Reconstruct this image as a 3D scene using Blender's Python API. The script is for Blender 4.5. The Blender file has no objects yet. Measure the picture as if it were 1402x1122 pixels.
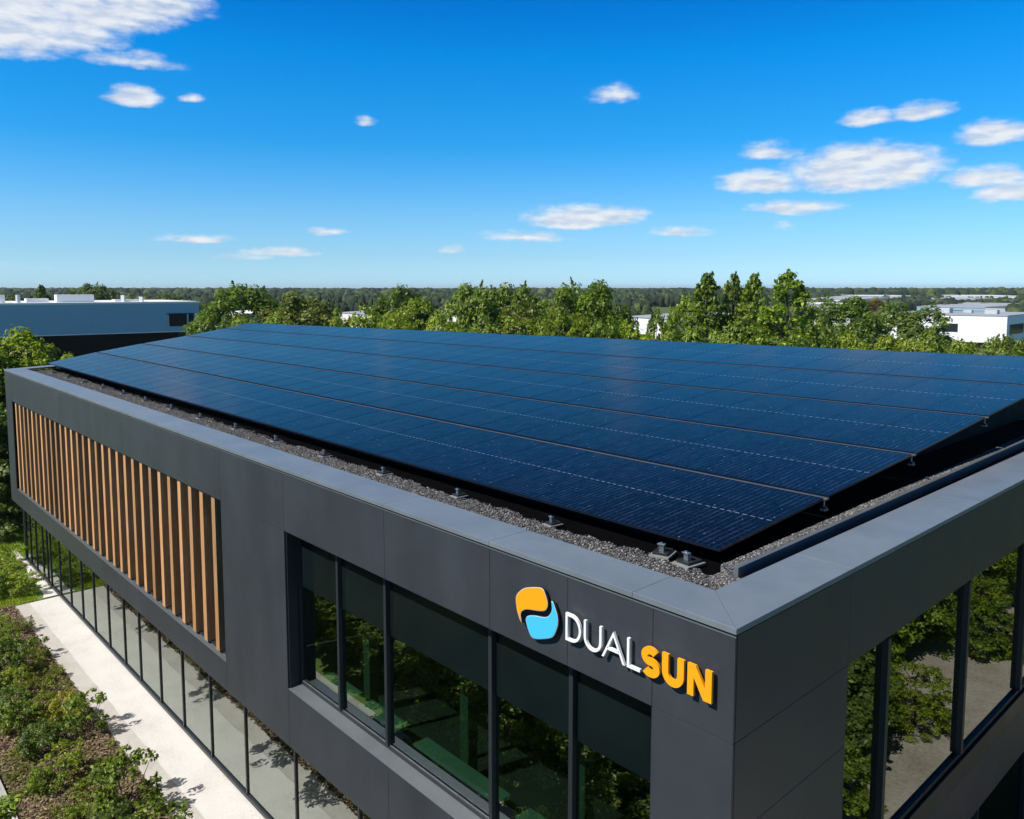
import bpy, math, random
import numpy as np
from mathutils import Vector, Matrix
rad = math.radians
scene = bpy.context.scene
COL = scene.collection

# ------------------------------------------------------------------ camera
CAM = np.array([4.1683, -6.8429, 11.5723]); YAW = .8288; PITCH = .0908; FPX = 1098.06
Fv = np.array([-math.sin(YAW)*math.cos(PITCH), math.cos(YAW)*math.cos(PITCH), -math.sin(PITCH)])
Rv = np.array([math.cos(YAW), math.sin(YAW), 0.0]); Uv = np.cross(Rv, Fv)
cd = bpy.data.cameras.new('camera'); cam = bpy.data.objects.new('camera', cd); COL.objects.link(cam)
cam.location = CAM; cam.rotation_euler = (math.pi/2-PITCH, 0, YAW)
cd.sensor_width = 36; cd.lens = FPX/1402*36; cd.shift_y = -67/1402
cd.clip_start = .1; cd.clip_end = 9000
scene.camera = cam
scene.render.resolution_x = 1024; scene.render.resolution_y = 819
scene.view_settings.view_transform = 'Standard'; scene.view_settings.look = 'None'
scene.view_settings.exposure = .3; scene.view_settings.gamma = 1

SUN_EL = 48.0; SUN_AZ = 16.0        # degrees; azimuth measured from -Y towards -X (where the sun stands)
s_dir = np.array([-math.sin(rad(SUN_AZ))*math.cos(rad(SUN_EL)), -math.cos(rad(SUN_AZ))*math.cos(rad(SUN_EL)), math.sin(rad(SUN_EL))])
sl = bpy.data.lights.new('sun', 'SUN'); sl.energy = 5.0; sl.angle = rad(.5); sl.color = (1, .95, .86)
so = bpy.data.objects.new('sun', sl); COL.objects.link(so)
so.rotation_euler = Vector(s_dir).to_track_quat('Z', 'Y').to_euler()

def at(x, D, z=0.0):
    """world point in pixel column x of the photograph at distance D along the view"""
    k = (x-701)/FPX
    d = Fv*D + Rv*D*k
    return np.array([CAM[0]+d[0], CAM[1]+d[1], z])
def ztop(y, D):
    return CAM[2] - D*(y-394)/FPX
def sky_ang(x, y):
    d = Fv + Rv*(x-701)/FPX - Uv*(y-494)/FPX; d /= np.linalg.norm(d)
    return math.atan2(d[0], d[1]), math.asin(d[2])

# ------------------------------------------------------------------ world
world = bpy.data.worlds.new('World'); scene.world = world; world.use_nodes = True
nt = world.node_tree; N = nt.nodes; LK = nt.links; N.clear()
def nd(t, **kw):
    n = N.new(t)
    for k, v in kw.items(): setattr(n, k, v)
    return n
def wm(op, a, b=None, c=None, clamp=False):
    n = nd('ShaderNodeMath', operation=op, use_clamp=clamp)
    for i, q in enumerate((a, b, c)):
        if q is None: continue
        if isinstance(q, (int, float)): n.inputs[i].default_value = q
        else: LK.new(q, n.inputs[i])
    return n.outputs[0]
sky = nd('ShaderNodeTexSky', sky_type='NISHITA'); sky.sun_disc = False
sky.sun_elevation = rad(SUN_EL); sky.sun_rotation = math.atan2(s_dir[0], s_dir[1])
sky.air_density = 1.0; sky.dust_density = .3; sky.ozone_density = 1.5; sky.altitude = 100
tc = nd('ShaderNodeTexCoord'); sep = nd('ShaderNodeSeparateXYZ'); LK.new(tc.outputs['Generated'], sep.inputs[0])
el = wm('ARCSINE', sep.outputs[2]); az = wm('ARCTAN2', sep.outputs[0], sep.outputs[1])
# clear day air: paler at the horizon, overhead darkened to weaken fill and reflections
ramp = nd('ShaderNodeValToRGB'); LK.new(wm('MULTIPLY', el, 1/.8, clamp=True), ramp.inputs[0])
cr = ramp.color_ramp
SKY_RAMP = [(0.0, (.40, .68, 1.15)), (.05, (.33, .56, .87)), (.105, (.27, .55, .83)), (.213, (.065, .50, .85)), (.337, (.008, .50, .93)), (.396, (.004, .42, .90)), (.44, (.004, .37, .82)), (.54, (.005, .17, .44)), (.75, (.01, .09, .24)), (1.0, (.02, .09, .20))]
while len(cr.elements) < len(SKY_RAMP): cr.elements.new(.5)
for e, (p_, c_) in zip(cr.elements, SKY_RAMP): e.position = p_; e.color = (*c_, 1)
gm = nd('ShaderNodeMix', data_type='RGBA', blend_type='MULTIPLY'); gm.inputs[0].default_value = 1
SKY_OUT = gm
LK.new(sky.outputs[0], gm.inputs[6]); LK.new(ramp.outputs[0], gm.inputs[7])
# clouds: (x, y, half width, half height, strength) read as directions of the sky
CL = [(-20,10,130,78,1.9),(60,22,120,58,1.8),(130,0,125,52,1.7),(215,2,85,26,1.3),(180,82,85,13,.7),(184,133,44,16,1.5),(262,134,17,7,.7),
      (494,166,20,7,.75),(845,129,40,15,.8),(1048,207,48,14,1.0),(1185,162,44,14,1.2),(1258,153,52,14,1.1),(1360,182,64,22,1.4),
      (1180,230,134,36,1.9),(1040,250,78,18,1.3),(1350,243,76,18,1.4),(1385,262,64,18,1.4),(1088,283,66,12,1.3),(1078,310,24,8,.45),
      (802,297,94,19,1.6),(715,324,68,9,.8),(930,317,56,8,.85),(268,328,60,8,.9),(388,345,54,8,.85),(330,352,60,5,.45),(453,318,32,6,.8),
      (617,341,18,6,.5),(20,366,45,4,.3),(1560,200,120,30,1.1),(1700,90,170,45,1.3),(-230,120,160,40,1.3),(-180,300,120,14,.9)]
com = nd('ShaderNodeCombineXYZ'); LK.new(az, com.inputs[0]); LK.new(el, com.inputs[1])
def sky_noise(scale, detail, rough, off=(0, 0, 0), sx=1, sy=2.2):
    mp = nd('ShaderNodeMapping'); mp.inputs['Scale'].default_value = (sx, sy, 1); mp.inputs['Location'].default_value = off
    LK.new(com.outputs[0], mp.inputs[0])
    n = nd('ShaderNodeTexNoise'); n.inputs['Scale'].default_value = scale; n.inputs['Detail'].default_value = detail
    n.inputs['Roughness'].default_value = rough; LK.new(mp.outputs[0], n.inputs['Vector']); return n
wn = sky_noise(22, 3, .5)
wv = nd('ShaderNodeVectorMath', operation='SUBTRACT'); LK.new(wn.outputs['Color'], wv.inputs[0]); wv.inputs[1].default_value = (.5, .5, .5)
ws = nd('ShaderNodeVectorMath', operation='MULTIPLY'); LK.new(wv.outputs[0], ws.inputs[0]); ws.inputs[1].default_value = (.035, .012, 0)
wa = nd('ShaderNodeVectorMath', operation='ADD'); LK.new(com.outputs[0], wa.inputs[0]); LK.new(ws.outputs[0], wa.inputs[1])
field = None
for (x, y, hw, hh, st) in CL:
    y = y+.22*hh; hh = hh*1.12
    a0, e0 = sky_ang(x, y); a1, _ = sky_ang(x+hw, y); _, e1 = sky_ang(x, y-hh)
    s1 = nd('ShaderNodeVectorMath', operation='SUBTRACT'); LK.new(wa.outputs[0], s1.inputs[0]); s1.inputs[1].default_value = (a0, e0, 0)
    s2 = nd('ShaderNodeVectorMath', operation='MULTIPLY'); LK.new(s1.outputs[0], s2.inputs[0])
    s2.inputs[1].default_value = (1/max(a1-a0, 1e-3), 1/max(e1-e0, 1e-3), 0)
    q3 = nd('ShaderNodeSeparateXYZ'); LK.new(s2.outputs[0], q3.inputs[0])
    yy_ = wm('MAXIMUM', wm('MULTIPLY', q3.outputs[1], .85), wm('MULTIPLY', q3.outputs[1], -1.55))
    rr_ = wm('SQRT', wm('ADD', wm('MULTIPLY', q3.outputs[0], q3.outputs[0]), wm('MULTIPLY', yy_, yy_)))
    v = wm('MULTIPLY_ADD', rr_, -st, st)
    field = v if field is None else wm('MAXIMUM', field, v)
n1 = sky_noise(26, 6, .5, sy=3); n2 = sky_noise(26, 4, .45, off=(.006, -.016, 0), sy=3); n3 = sky_noise(26, 2, .4, sy=9)
n4 = sky_noise(75, 7, .62, sy=1.6)
dens_in = wm('ADD', wm('MINIMUM', field, .75), wm('ADD', wm('MULTIPLY_ADD', n1.outputs[0], 1.0, -.50), wm('MULTIPLY_ADD', n4.outputs[0], .65, -.33)))
mr = nd('ShaderNodeMapRange', interpolation_type='SMOOTHSTEP'); LK.new(dens_in, mr.inputs[0])
mr.inputs[1].default_value = -.10; mr.inputs[2].default_value = .85
dens = wm('MULTIPLY', mr.outputs[0], .96)
gate = nd('ShaderNodeMapRange', interpolation_type='SMOOTHSTEP'); LK.new(field, gate.inputs[0])
gate.inputs[1].default_value = -.30; gate.inputs[2].default_value = .12
dens = wm('MULTIPLY', dens, gate.outputs[0])
lit = nd('ShaderNodeMapRange'); LK.new(wm('ADD', wm('SUBTRACT', n1.outputs[0], n2.outputs[0]), wm('MULTIPLY', n3.outputs[0], .35)), lit.inputs[0])
lit.inputs[1].default_value = .02; lit.inputs[2].default_value = .30
cc = nd('ShaderNodeMix', data_type='RGBA'); LK.new(lit.outputs[0], cc.inputs[0])
cc.inputs[6].default_value = (3.3, 3.7, 4.4, 1); cc.inputs[7].default_value = (4.55, 4.75, 4.95, 1)
sm = nd('ShaderNodeMix', data_type='RGBA'); LK.new(dens, sm.inputs[0]); LK.new(gm.outputs[2], sm.inputs[6]); LK.new(cc.outputs[2], sm.inputs[7])
bg = nd('ShaderNodeBackground'); bg.inputs['Strength'].default_value = .15; LK.new(sm.outputs[2], bg.inputs[0])
wo = nd('ShaderNodeOutputWorld'); LK.new(bg.outputs[0], wo.inputs[0])

# ------------------------------------------------------------------ materials
class M:
    def __init__(s, name):
        s.m = bpy.data.materials.new(name); s.m.use_nodes = True; s.t = s.m.node_tree; s.n = s.t.nodes; s.l = s.t.links
        s.b = s.n['Principled BSDF']; s.out = s.n['Material Output']
    def N(s, t, **kw):
        n = s.n.new(t)
        for k, v in kw.items():
            if k[0] == '_': n.inputs[k[1:].replace('_', ' ')].default_value = v
            else: setattr(n, k, v)
        return n
    def L(s, a, b): s.l.new(a, b)
    def set(s, **kw):
        for k, v in kw.items(): s.b.inputs[k.replace('_', ' ')].default_value = v
        return s
    def noise(s, scale, detail=3, rough=.5, vec=None, stretch=None, coord='Object'):
        n = s.N('ShaderNodeTexNoise'); n.inputs['Scale'].default_value = scale; n.inputs['Detail'].default_value = detail; n.inputs['Roughness'].default_value = rough
        if vec is None:
            vec = s.N('ShaderNodeTexCoord').outputs[coord] if coord != 'World' else s.N('ShaderNodeNewGeometry').outputs['Position']
        if stretch:
            mp = s.N('ShaderNodeMapping'); mp.inputs['Scale'].default_value = stretch; s.L(vec, mp.inputs[0]); vec = mp.outputs[0]
        s.L(vec, n.inputs['Vector']); return n
    def ramp(s, fac, stops):
        r = s.N('ShaderNodeValToRGB'); s.L(fac, r.inputs[0]); c = r.color_ramp
        while len(c.elements) < len(stops): c.elements.new(.5)
        for e, (p, q) in zip(c.elements, stops): e.position = p; e.color = (*q, 1)
        return r.outputs[0]
    def mix(s, f, a, b, mode='MIX'):
        n = s.N('ShaderNodeMix', data_type='RGBA', blend_type=mode)
        for i, q in ((0, f), (6, a), (7, b)):
            if isinstance(q, (int, float)): n.inputs[i].default_value = q
            elif isinstance(q, tuple): n.inputs[i].default_value = (*q, 1)
            else: s.L(q, n.inputs[i])
        return n.outputs[2]
    def bump(s, h, strength=.3, dist=.02):
        b = s.N('ShaderNodeBump'); b.inputs['Strength'].default_value = strength; b.inputs['Distance'].default_value = dist
        s.L(h, b.inputs['Height']); s.L(b.outputs[0], s.b.inputs['Normal'])
def paint(name, c, rough=.45, metal=0, var=.12, scale=1.2, spec=.5, bump=0):
    m = M(name); m.set(Roughness=rough, Metallic=metal); m.b.inputs['Specular IOR Level'].default_value = spec
    a = m.noise(scale, 5, .6, coord='World'); b = m.noise(scale*.6, 4, .65, coord='World', stretch=(2.5, 2.5, .35))
    f = m.N('ShaderNodeMath', operation='MULTIPLY_ADD'); m.L(a.outputs[0], f.inputs[0]); f.inputs[1].default_value = .5
    g = m.N('ShaderNodeMath', operation='MULTIPLY'); m.L(b.outputs[0], g.inputs[0]); g.inputs[1].default_value = .5; m.L(g.outputs[0], f.inputs[2])
    c0 = tuple(x*(1-var) for x in c); c1 = tuple(min(1, x*(1+var)) for x in c)
    m.L(m.ramp(f.outputs[0], [(.35, c0), (.65, c1)]), m.b.inputs['Base Color'])
    mr = m.N('ShaderNodeMapRange'); m.L(a.outputs[0], mr.inputs[0]); mr.inputs[3].default_value = rough*.8; mr.inputs[4].default_value = min(1, rough*1.25)
    m.L(mr.outputs[0], m.b.inputs['Roughness'])
    if bump: m.bump(m.noise(.8, 3, .5, coord='World').outputs[0], bump, .03)
    return m.m
MT = {}
MT['facade'] = paint('facade_dark_grey', (.037, .0415, .050), .42, 0, .17, .8, .45, .25)
MT['coping'] = paint('coping_grey', (.165, .19, .212), .36, .1, .13, 1.0, .5, .2)
MT['dark_metal'] = paint('dark_metal', (.022, .026, .03), .4, .1, .15)
MT['frame'] = paint('window_frame', (.03, .034, .038), .38, .2, .1)
MT['sill'] = paint('sill_metal', (.12, .135, .145), .4, .2, .1)
MT['black'] = paint('black_trim', (.004, .0045, .005), .7, 0, .2, 1.2, .15)
MT['membrane'] = paint('roof_membrane', (.002, .002, .0025), .9, 0, .3, 3, .03)  # dark roof sheet, blackened further to hold the shade around the panels
MT['silver'] = paint('aluminium', (.5, .5, .5), .35, .9, .15, 8)
MT['concrete'] = paint('concrete_block', (.20, .20, .195), .85, 0, .25, 9)
MT['interior'] = paint('interior_wall', (.055, .06, .06), .8)
MT['interior_floor'] = paint('interior_floor', (.035, .036, .034), .6)
MT['ledge'] = paint('interior_ledge', (.13, .22, .165), .5)
MT['column'] = paint('interior_column', (.05, .09, .06), .6)
MT['white_wall'] = paint('white_render', (.78, .78, .78), .6, 0, .04, .3)
MT['grey_wall'] = paint('grey_render', (.42, .45, .48), .6, 0, .06, .3)
MT['blue_wall'] = paint('shade_blue_cladding', (.26, .42, .54), .5, .1, .05, .25)  # blue grey; the left building's shade is put into this colour
MT['tan_wall'] = paint('tan_render', (.50, .42, .34), .7, 0, .1, .3)
MT['roof_grey'] = paint('roof_sheet', (.38, .39, .40), .5, .1, .12, .15)
MT['roof_dark'] = paint('roof_dark', (.10, .11, .12), .7, 0, .2, .15)
MT['white_letter'] = paint('white_letter', (.85, .85, .85), .35, 0, .02)
MT['orange'] = paint('orange_sign', (.90, .36, .010), .35, 0, .02)
MT['blue'] = paint('blue_sign', (.06, .50, .86), .35, 0, .02)
MT['rim'] = paint('sign_rim', (.75, .78, .80), .3, .3, .02)
MT['sign_side'] = paint('sign_return', (.02, .02, .02), .5, 0, .1)
MT['dark_glass'] = paint('dark_glass', (.012, .016, .02), .12, 0, .2)
MT['bark'] = paint('bark', (.09, .065, .045), .9, 0, .4, 6)

def wood():
    m = M('timber_cedar'); m.set(Roughness=.55)
    g = m.noise(3.0, 6, .65, coord='World', stretch=(14, 14, .5))
    oi = m.N('ShaderNodeObjectInfo')
    c = m.ramp(g.outputs[0], [(.25, (.32, .15, .062)), (.5, (.53, .28, .12)), (.75, (.74, .45, .22))])
    hs = m.N('ShaderNodeHueSaturation'); m.L(c, hs.inputs['Color'])
    mr = m.N('ShaderNodeMapRange'); m.L(oi.outputs['Random'], mr.inputs[0]); mr.inputs[3].default_value = .68; mr.inputs[4].default_value = 1.22
    m.L(mr.outputs[0], hs.inputs['Value']); m.L(hs.outputs[0], m.b.inputs['Base Color']); m.bump(g.outputs[0], .25, .004)
    return m.m
MT['wood'] = wood()

def glass(name, tint, refl, rough=0.0):
    m = M(name); m.n.remove(m.b)
    tr = m.N('ShaderNodeBsdfTransparent'); tr.inputs[0].default_value = (*tint, 1)
    gl = m.N('ShaderNodeBsdfGlossy'); gl.inputs['Roughness'].default_value = rough; gl.inputs[0].default_value = (.86, .93, .88, 1)
    fr = m.N('ShaderNodeFresnel'); fr.inputs[0].default_value = 1.6
    mm = m.N('ShaderNodeMath', operation='MAXIMUM'); m.L(fr.outputs[0], mm.inputs[0]); mm.inputs[1].default_value = refl
    ge = m.N('ShaderNodeNewGeometry'); fb = m.N('ShaderNodeMath', operation='SUBTRACT'); fb.inputs[0].default_value = 1; m.L(ge.outputs['Backfacing'], fb.inputs[1])
    m2 = m.N('ShaderNodeMath', operation='MULTIPLY'); m.L(mm.outputs[0], m2.inputs[0]); m.L(fb.outputs[0], m2.inputs[1]); mm = m2
    nz = m.noise(.7, 2, .5, coord='World'); bp = m.N('ShaderNodeBump'); bp.inputs['Strength'].default_value = .03; bp.inputs['Distance'].default_value = .05
    m.L(nz.outputs[0], bp.inputs['Height']); m.L(bp.outputs[0], gl.inputs['Normal'])
    mx = m.N('ShaderNodeMixShader'); m.L(mm.outputs[0], mx.inputs[0]); m.L(tr.outputs[0], mx.inputs[1]); m.L(gl.outputs[0], mx.inputs[2])
    m.L(mx.outputs[0], m.out.inputs[0]); return m.m
MT['glass_up'] = glass('tinted_glass_upper', (.62, .76, .68), .34)
MT['glass_side'] = glass('tinted_glass_side', (.26, .33, .30), .34)
MT['glass_low'] = glass('tinted_glass_lower', (.35, .42, .40), .46)
def dark_band(name, c, spec, rough):
    m = M(name); m.set(Roughness=rough); m.b.inputs['Specular IOR Level'].default_value = spec
    n = m.noise(1.3, 4, .6, coord='World'); m.L(m.ramp(n.outputs[0], [(.3, tuple(x*.75 for x in c)), (.7, c)]), m.b.inputs['Base Color'])
    return m.m
MT['dark_band'] = dark_band('dark_band_glass', (.006, .011, .012), .3, .16)

def gravel_mat():
    m = M('gravel_stone'); m.set(Roughness=.85)
    g = m.N('ShaderNodeNewGeometry')
    m.L(m.ramp(g.outputs['Random Per Island'], [(0, (.022, .023, .025)), (.4, (.07, .07, .075)), (.78, (.14, .138, .135)), (.96, (.28, .27, .26)), (1, (.42, .41, .40))]), m.b.inputs['Base Color'])
    return m.m
MT['gravel'] = gravel_mat()
def gravel_bed():
    m = M('gravel_bed'); m.set(Roughness=.9)
    v = m.N('ShaderNodeTexVoronoi'); v.inputs['Scale'].default_value = 38; m.L(m.N('ShaderNodeTexCoord').outputs['Object'], v.inputs['Vector'])
    hs = m.N('ShaderNodeSeparateColor'); m.L(v.outputs['Color'], hs.inputs[0])
    m.L(m.ramp(hs.outputs[0], [(0, (.02, .02, .022)), (.6, (.11, .11, .11)), (1, (.26, .255, .25))]), m.b.inputs['Base Color'])
    m.bump(v.outputs['Distance'], .8, .02); return m.m
MT['gravel_bed'] = gravel_bed()

def pv():
    m = M('photovoltaic_glass'); m.set(Roughness=.16); m.b.inputs['IOR'].default_value = 1.27; m.set(Sheen_Weight=.10, Sheen_Roughness=.2, Sheen_Tint=(1, .97, .93, 1), Specular_Tint=(1, .80, .58, 1))
    uv = m.N('ShaderNodeUVMap'); sp = m.N('ShaderNodeSeparateXYZ'); m.L(uv.outputs[0], sp.inputs[0])
    def mm(op, a, b=None, clamp=False):
        n = m.N('ShaderNodeMath', operation=op, use_clamp=clamp)
        for i, q in enumerate((a, b)):
            if q is None: continue
            if isinstance(q, (int, float)): n.inputs[i].default_value = q
            else: m.L(q, n.inputs[i])
        return n.outputs[0]
    def line(c, n, w):   # 1 on a line every 1/n of the 0..1 coordinate
        f = mm('FRACT', mm('MULTIPLY', c, n)); d = mm('MINIMUM', f, mm('SUBTRACT', 1, f)); return mm('LESS_THAN', d, w)
    u, v = sp.outputs[0], sp.outputs[1]
    cell = mm('MAXIMUM', line(u, 6, .020), line(v, 20, .022))
    bus = mm('MULTIPLY', mm('MAXIMUM', line(u, 12, .11), mm('MULTIPLY', line(v, 24, .03), .5)), .95)
    nz = m.noise(9, 4, .7, coord='World', stretch=(1, .35, 1)); nz2 = m.noise(70, 2, .6, coord='World')
    sp1 = m.N('ShaderNodeMapRange'); m.L(nz.outputs[0], sp1.inputs[0]); sp1.inputs[1].default_value = .4; sp1.inputs[2].default_value = .75
    sp2 = m.N('ShaderNodeMapRange'); m.L(nz2.outputs[0], sp2.inputs[0]); sp2.inputs[1].default_value = .45; sp2.inputs[2].default_value = .7


    fac2 = mm('MULTIPLY', mm('MAXIMUM', cell, bus), mm('ADD', mm('MULTIPLY', sp1.outputs[0], 1.0), .06), True)
    base = m.mix(fac2, (.001, .002, .006), (.036, .055, .10))
    # interrupted silver line across the middle of the panel
    mid = mm('LESS_THAN', mm('ABSOLUTE', mm('SUBTRACT', v, .5)), .0055)
    dash = mm('MULTIPLY', mid, mm('GREATER_THAN', mm('FRACT', mm('MULTIPLY', u, 9)), .42))
    dash = mm('MULTIPLY', dash, mm('ADD', mm('MULTIPLY', sp2.outputs[0], .9), .15), True)
    base = m.mix(dash, base, (.30, .35, .43))
    # tiny sparkles of solder points, painted into the colour
    wn = m.N('ShaderNodeTexWhiteNoise', noise_dimensions='2D')
    vm = m.N('ShaderNodeVectorMath', operation='MULTIPLY'); m.L(uv.outputs[0], vm.inputs[0]); vm.inputs[1].default_value = (54, 120, 1)
    vf = m.N('ShaderNodeVectorMath', operation='FLOOR'); m.L(vm.outputs[0], vf.inputs[0])
    va = m.N('ShaderNodeVectorMath', operation='ADD'); m.L(vf.outputs[0], va.inputs[0])
    oi = m.N('ShaderNodeObjectInfo'); m.L(oi.outputs['Location'], va.inputs[1]); m.L(va.outputs[0], wn.inputs['Vector'])
    spk = mm('MULTIPLY', mm('GREATER_THAN', wn.outputs[0], .996), mm('ADD', mm('MULTIPLY', bus, 1.6), .02), True)
    base = m.mix(spk, base, (.16, .20, .27))
    m.L(base, m.b.inputs['Base Color'])
    ro = m.noise(2.2, 3, .6, coord='World'); mr = m.N('ShaderNodeMapRange'); m.L(ro.outputs[0], mr.inputs[0]); mr.inputs[3].default_value = .10; mr.inputs[4].default_value = .22
    m.b.inputs['Specular IOR Level'].default_value = 0
    gl = m.N('ShaderNodeBsdfGlossy'); m.L(mr.outputs[0], gl.inputs['Roughness'])      # faintly bronze anti-reflective coating
    tv = m.N('ShaderNodeMapRange'); m.L(oi.outputs['Random'], tv.inputs[0]); tv.inputs[3].default_value = .94; tv.inputs[4].default_value = 1.0
    m.L(m.mix(1.0, (1, .80, .73), tv.outputs[0], 'MULTIPLY'), gl.inputs[0])
    fr = m.N('ShaderNodeFresnel'); fr.inputs[0].default_value = 1.27
    mx = m.N('ShaderNodeMixShader'); m.L(fr.outputs[0], mx.inputs[0]); m.L(m.b.outputs[0], mx.inputs[1]); m.L(gl.outputs[0], mx.inputs[2]); m.L(mx.outputs[0], m.out.inputs[0])
    return m.m
MT['pv'] = pv()
MT['pv_frame'] = paint('panel_frame', (.006, .010, .020), .17, 0, .1, 1.2, .4)
MT['pv_rail'] = paint('panel_rail', (.10, .10, .10), .5, .3, .3, 9)

def leaf(name, stops, trans=.48, rough=.5):
    m = M(name); g = m.N('ShaderNodeNewGeometry'); oi = m.N('ShaderNodeObjectInfo')
    c = m.ramp(g.outputs['Random Per Island'], stops)
    nz = m.noise(.55, 2, .5, coord='Object'); c = m.mix(m.ramp(nz.outputs[0], [(.35, (0, 0, 0)), (.7, (1, 1, 1))]), c, m.mix(.5, c, (.10, .13, .01)))
    hs = m.N('ShaderNodeHueSaturation'); m.L(c, hs.inputs['Color'])
    mr = m.N('ShaderNodeMapRange'); m.L(oi.outputs['Random'], mr.inputs[0]); mr.inputs[3].default_value = .8; mr.inputs[4].default_value = 1.2
    m.L(mr.outputs[0], hs.inputs['Value']); c = hs.outputs[0]
    m.L(c, m.b.inputs['Base Color']); m.set(Roughness=rough); m.b.inputs['Specular IOR Level'].default_value = .5
    tr = m.N('ShaderNodeBsdfTranslucent'); m.L(m.mix(1.0, c, (1.0, 1.15, .5), 'MULTIPLY'), tr.inputs[0])
    mx = m.N('ShaderNodeMixShader'); mx.inputs[0].default_value = trans; m.L(m.b.outputs[0], mx.inputs[1]); m.L(tr.outputs[0], mx.inputs[2]); m.L(mx.outputs[0], m.out.inputs[0])
    return m.m
MT['leaf_dark'] = leaf('leaves_dark_green', [(0, (0.040, 0.081, 0.020)), (.5, (0.110, 0.189, 0.032)), (1, (0.262, 0.349, 0.058))])
MT['leaf_mid'] = leaf('leaves_mid_green', [(0, (0.056, 0.106, 0.016)), (.5, (0.190, 0.291, 0.031)), (1, (0.448, 0.538, 0.062))])
MT['leaf_lime'] = leaf('leaves_lime_green', [(0, (.13, .19, .015)), (.5, (.30, .38, .030)), (1, (.52, .58, .060))])
MT['leaf_olive'] = leaf('leaves_olive', [(0, (.08, .11, .022)), (.5, (.24, .28, .045)), (1, (.42, .43, .085))])
MT['leaf_yellow'] = leaf('leaves_yellow_green', [(0, (0.260, 0.260, 0.016)), (.5, (0.429, 0.403, 0.021)), (1, (0.585, 0.520, 0.039))])
MT['leaf_red'] = leaf('leaves_red', [(0, (.10, .015, .012)), (.6, (.20, .04, .03)), (1, (.12, .09, .03))])
MT['leaf_autumn'] = leaf('leaves_autumn', [(0, (.22, .07, .02)), (.6, (.30, .14, .03)), (1, (.20, .18, .03))])

def forest_mat():
    m = M('far_forest'); m.set(Roughness=.9); g = m.N('ShaderNodeNewGeometry')
    c = m.ramp(g.outputs['Random Per Island'], [(0, (.010, .026, .012)), (.45, (.022, .050, .016)), (.8, (.055, .09, .02)), (1, (.12, .15, .03))])
    n = m.noise(.9, 4, .7, coord='World'); c = m.mix(m.ramp(n.outputs[0], [(.35, (0, 0, 0)), (.65, (1, 1, 1))]), m.mix(1.0, c, (.45, .5, .5), 'MULTIPLY'), c)
    m.L(c, m.b.inputs['Base Color']); m.bump(n.outputs[0], 1.0, .8); return m.m
MT['forest'] = forest_mat()
def ground_mat(name, stops, s1, s2, bump=.3, dist=.03, rough=.9):
    m = M(name); m.set(Roughness=rough); a = m.noise(s1, 6, .65, coord='World'); b = m.noise(s2, 5, .7, coord='World')
    f = m.N('ShaderNodeMath', operation='MULTIPLY_ADD'); m.L(a.outputs[0], f.inputs[0]); f.inputs[1].default_value = .5
    g = m.N('ShaderNodeMath', operation='MULTIPLY'); m.L(b.outputs[0], g.inputs[0]); g.inputs[1].default_value = .5; m.L(g.outputs[0], f.inputs[2])
    m.L(m.ramp(f.outputs[0], stops), m.b.inputs['Base Color']); m.bump(b.outputs[0], bump, dist); return m
MT['meadow'] = ground_mat('meadow', [(.3, (.035, .055, .014)), (.5, (.07, .10, .02)), (.7, (.12, .13, .035))], .05, 3).m
MT['lawn'] = ground_mat('lawn', [(.3, (.05, .09, .012)), (.5, (.10, .17, .02)), (.7, (.16, .21, .03))], 1.2, 14, .6, .05).m
MT['mulch'] = ground_mat('mulch', [(.36, (.04, .024, .015)), (.5, (.14, .085, .055)), (.64, (.30, .20, .14))], 2.2, 26, 1.0, .05).m
MT['asphalt'] = ground_mat('asphalt', [(.3, (.035, .036, .038)), (.7, (.07, .07, .072))], .8, 40, .3, .01).m
def pathmat():
    m = ground_mat('path_concrete', [(.3, (.42, .40, .38)), (.5, (.55, .53, .51)), (.7, (.62, .605, .59))], .9, 22, .25, .01)
    return m.m
MT['path'] = pathmat()
MT['path_edge'] = ground_mat('path_edging', [(.3, (.33, .305, .285)), (.5, (.44, .41, .385)), (.7, (.53, .50, .475))], 1.4, 30, .3, .01).m
MT['kerb'] = ground_mat('kerb_concrete', [(.3, (.30, .30, .29)), (.7, (.48, .47, .45))], 1, 20, .3, .01).m
MT['stony'] = ground_mat('stony_ground', [(.3, (.18, .15, .12)), (.5, (.36, .32, .28)), (.7, (.52, .48, .43))], .5, 9, .6, .06).m

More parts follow.
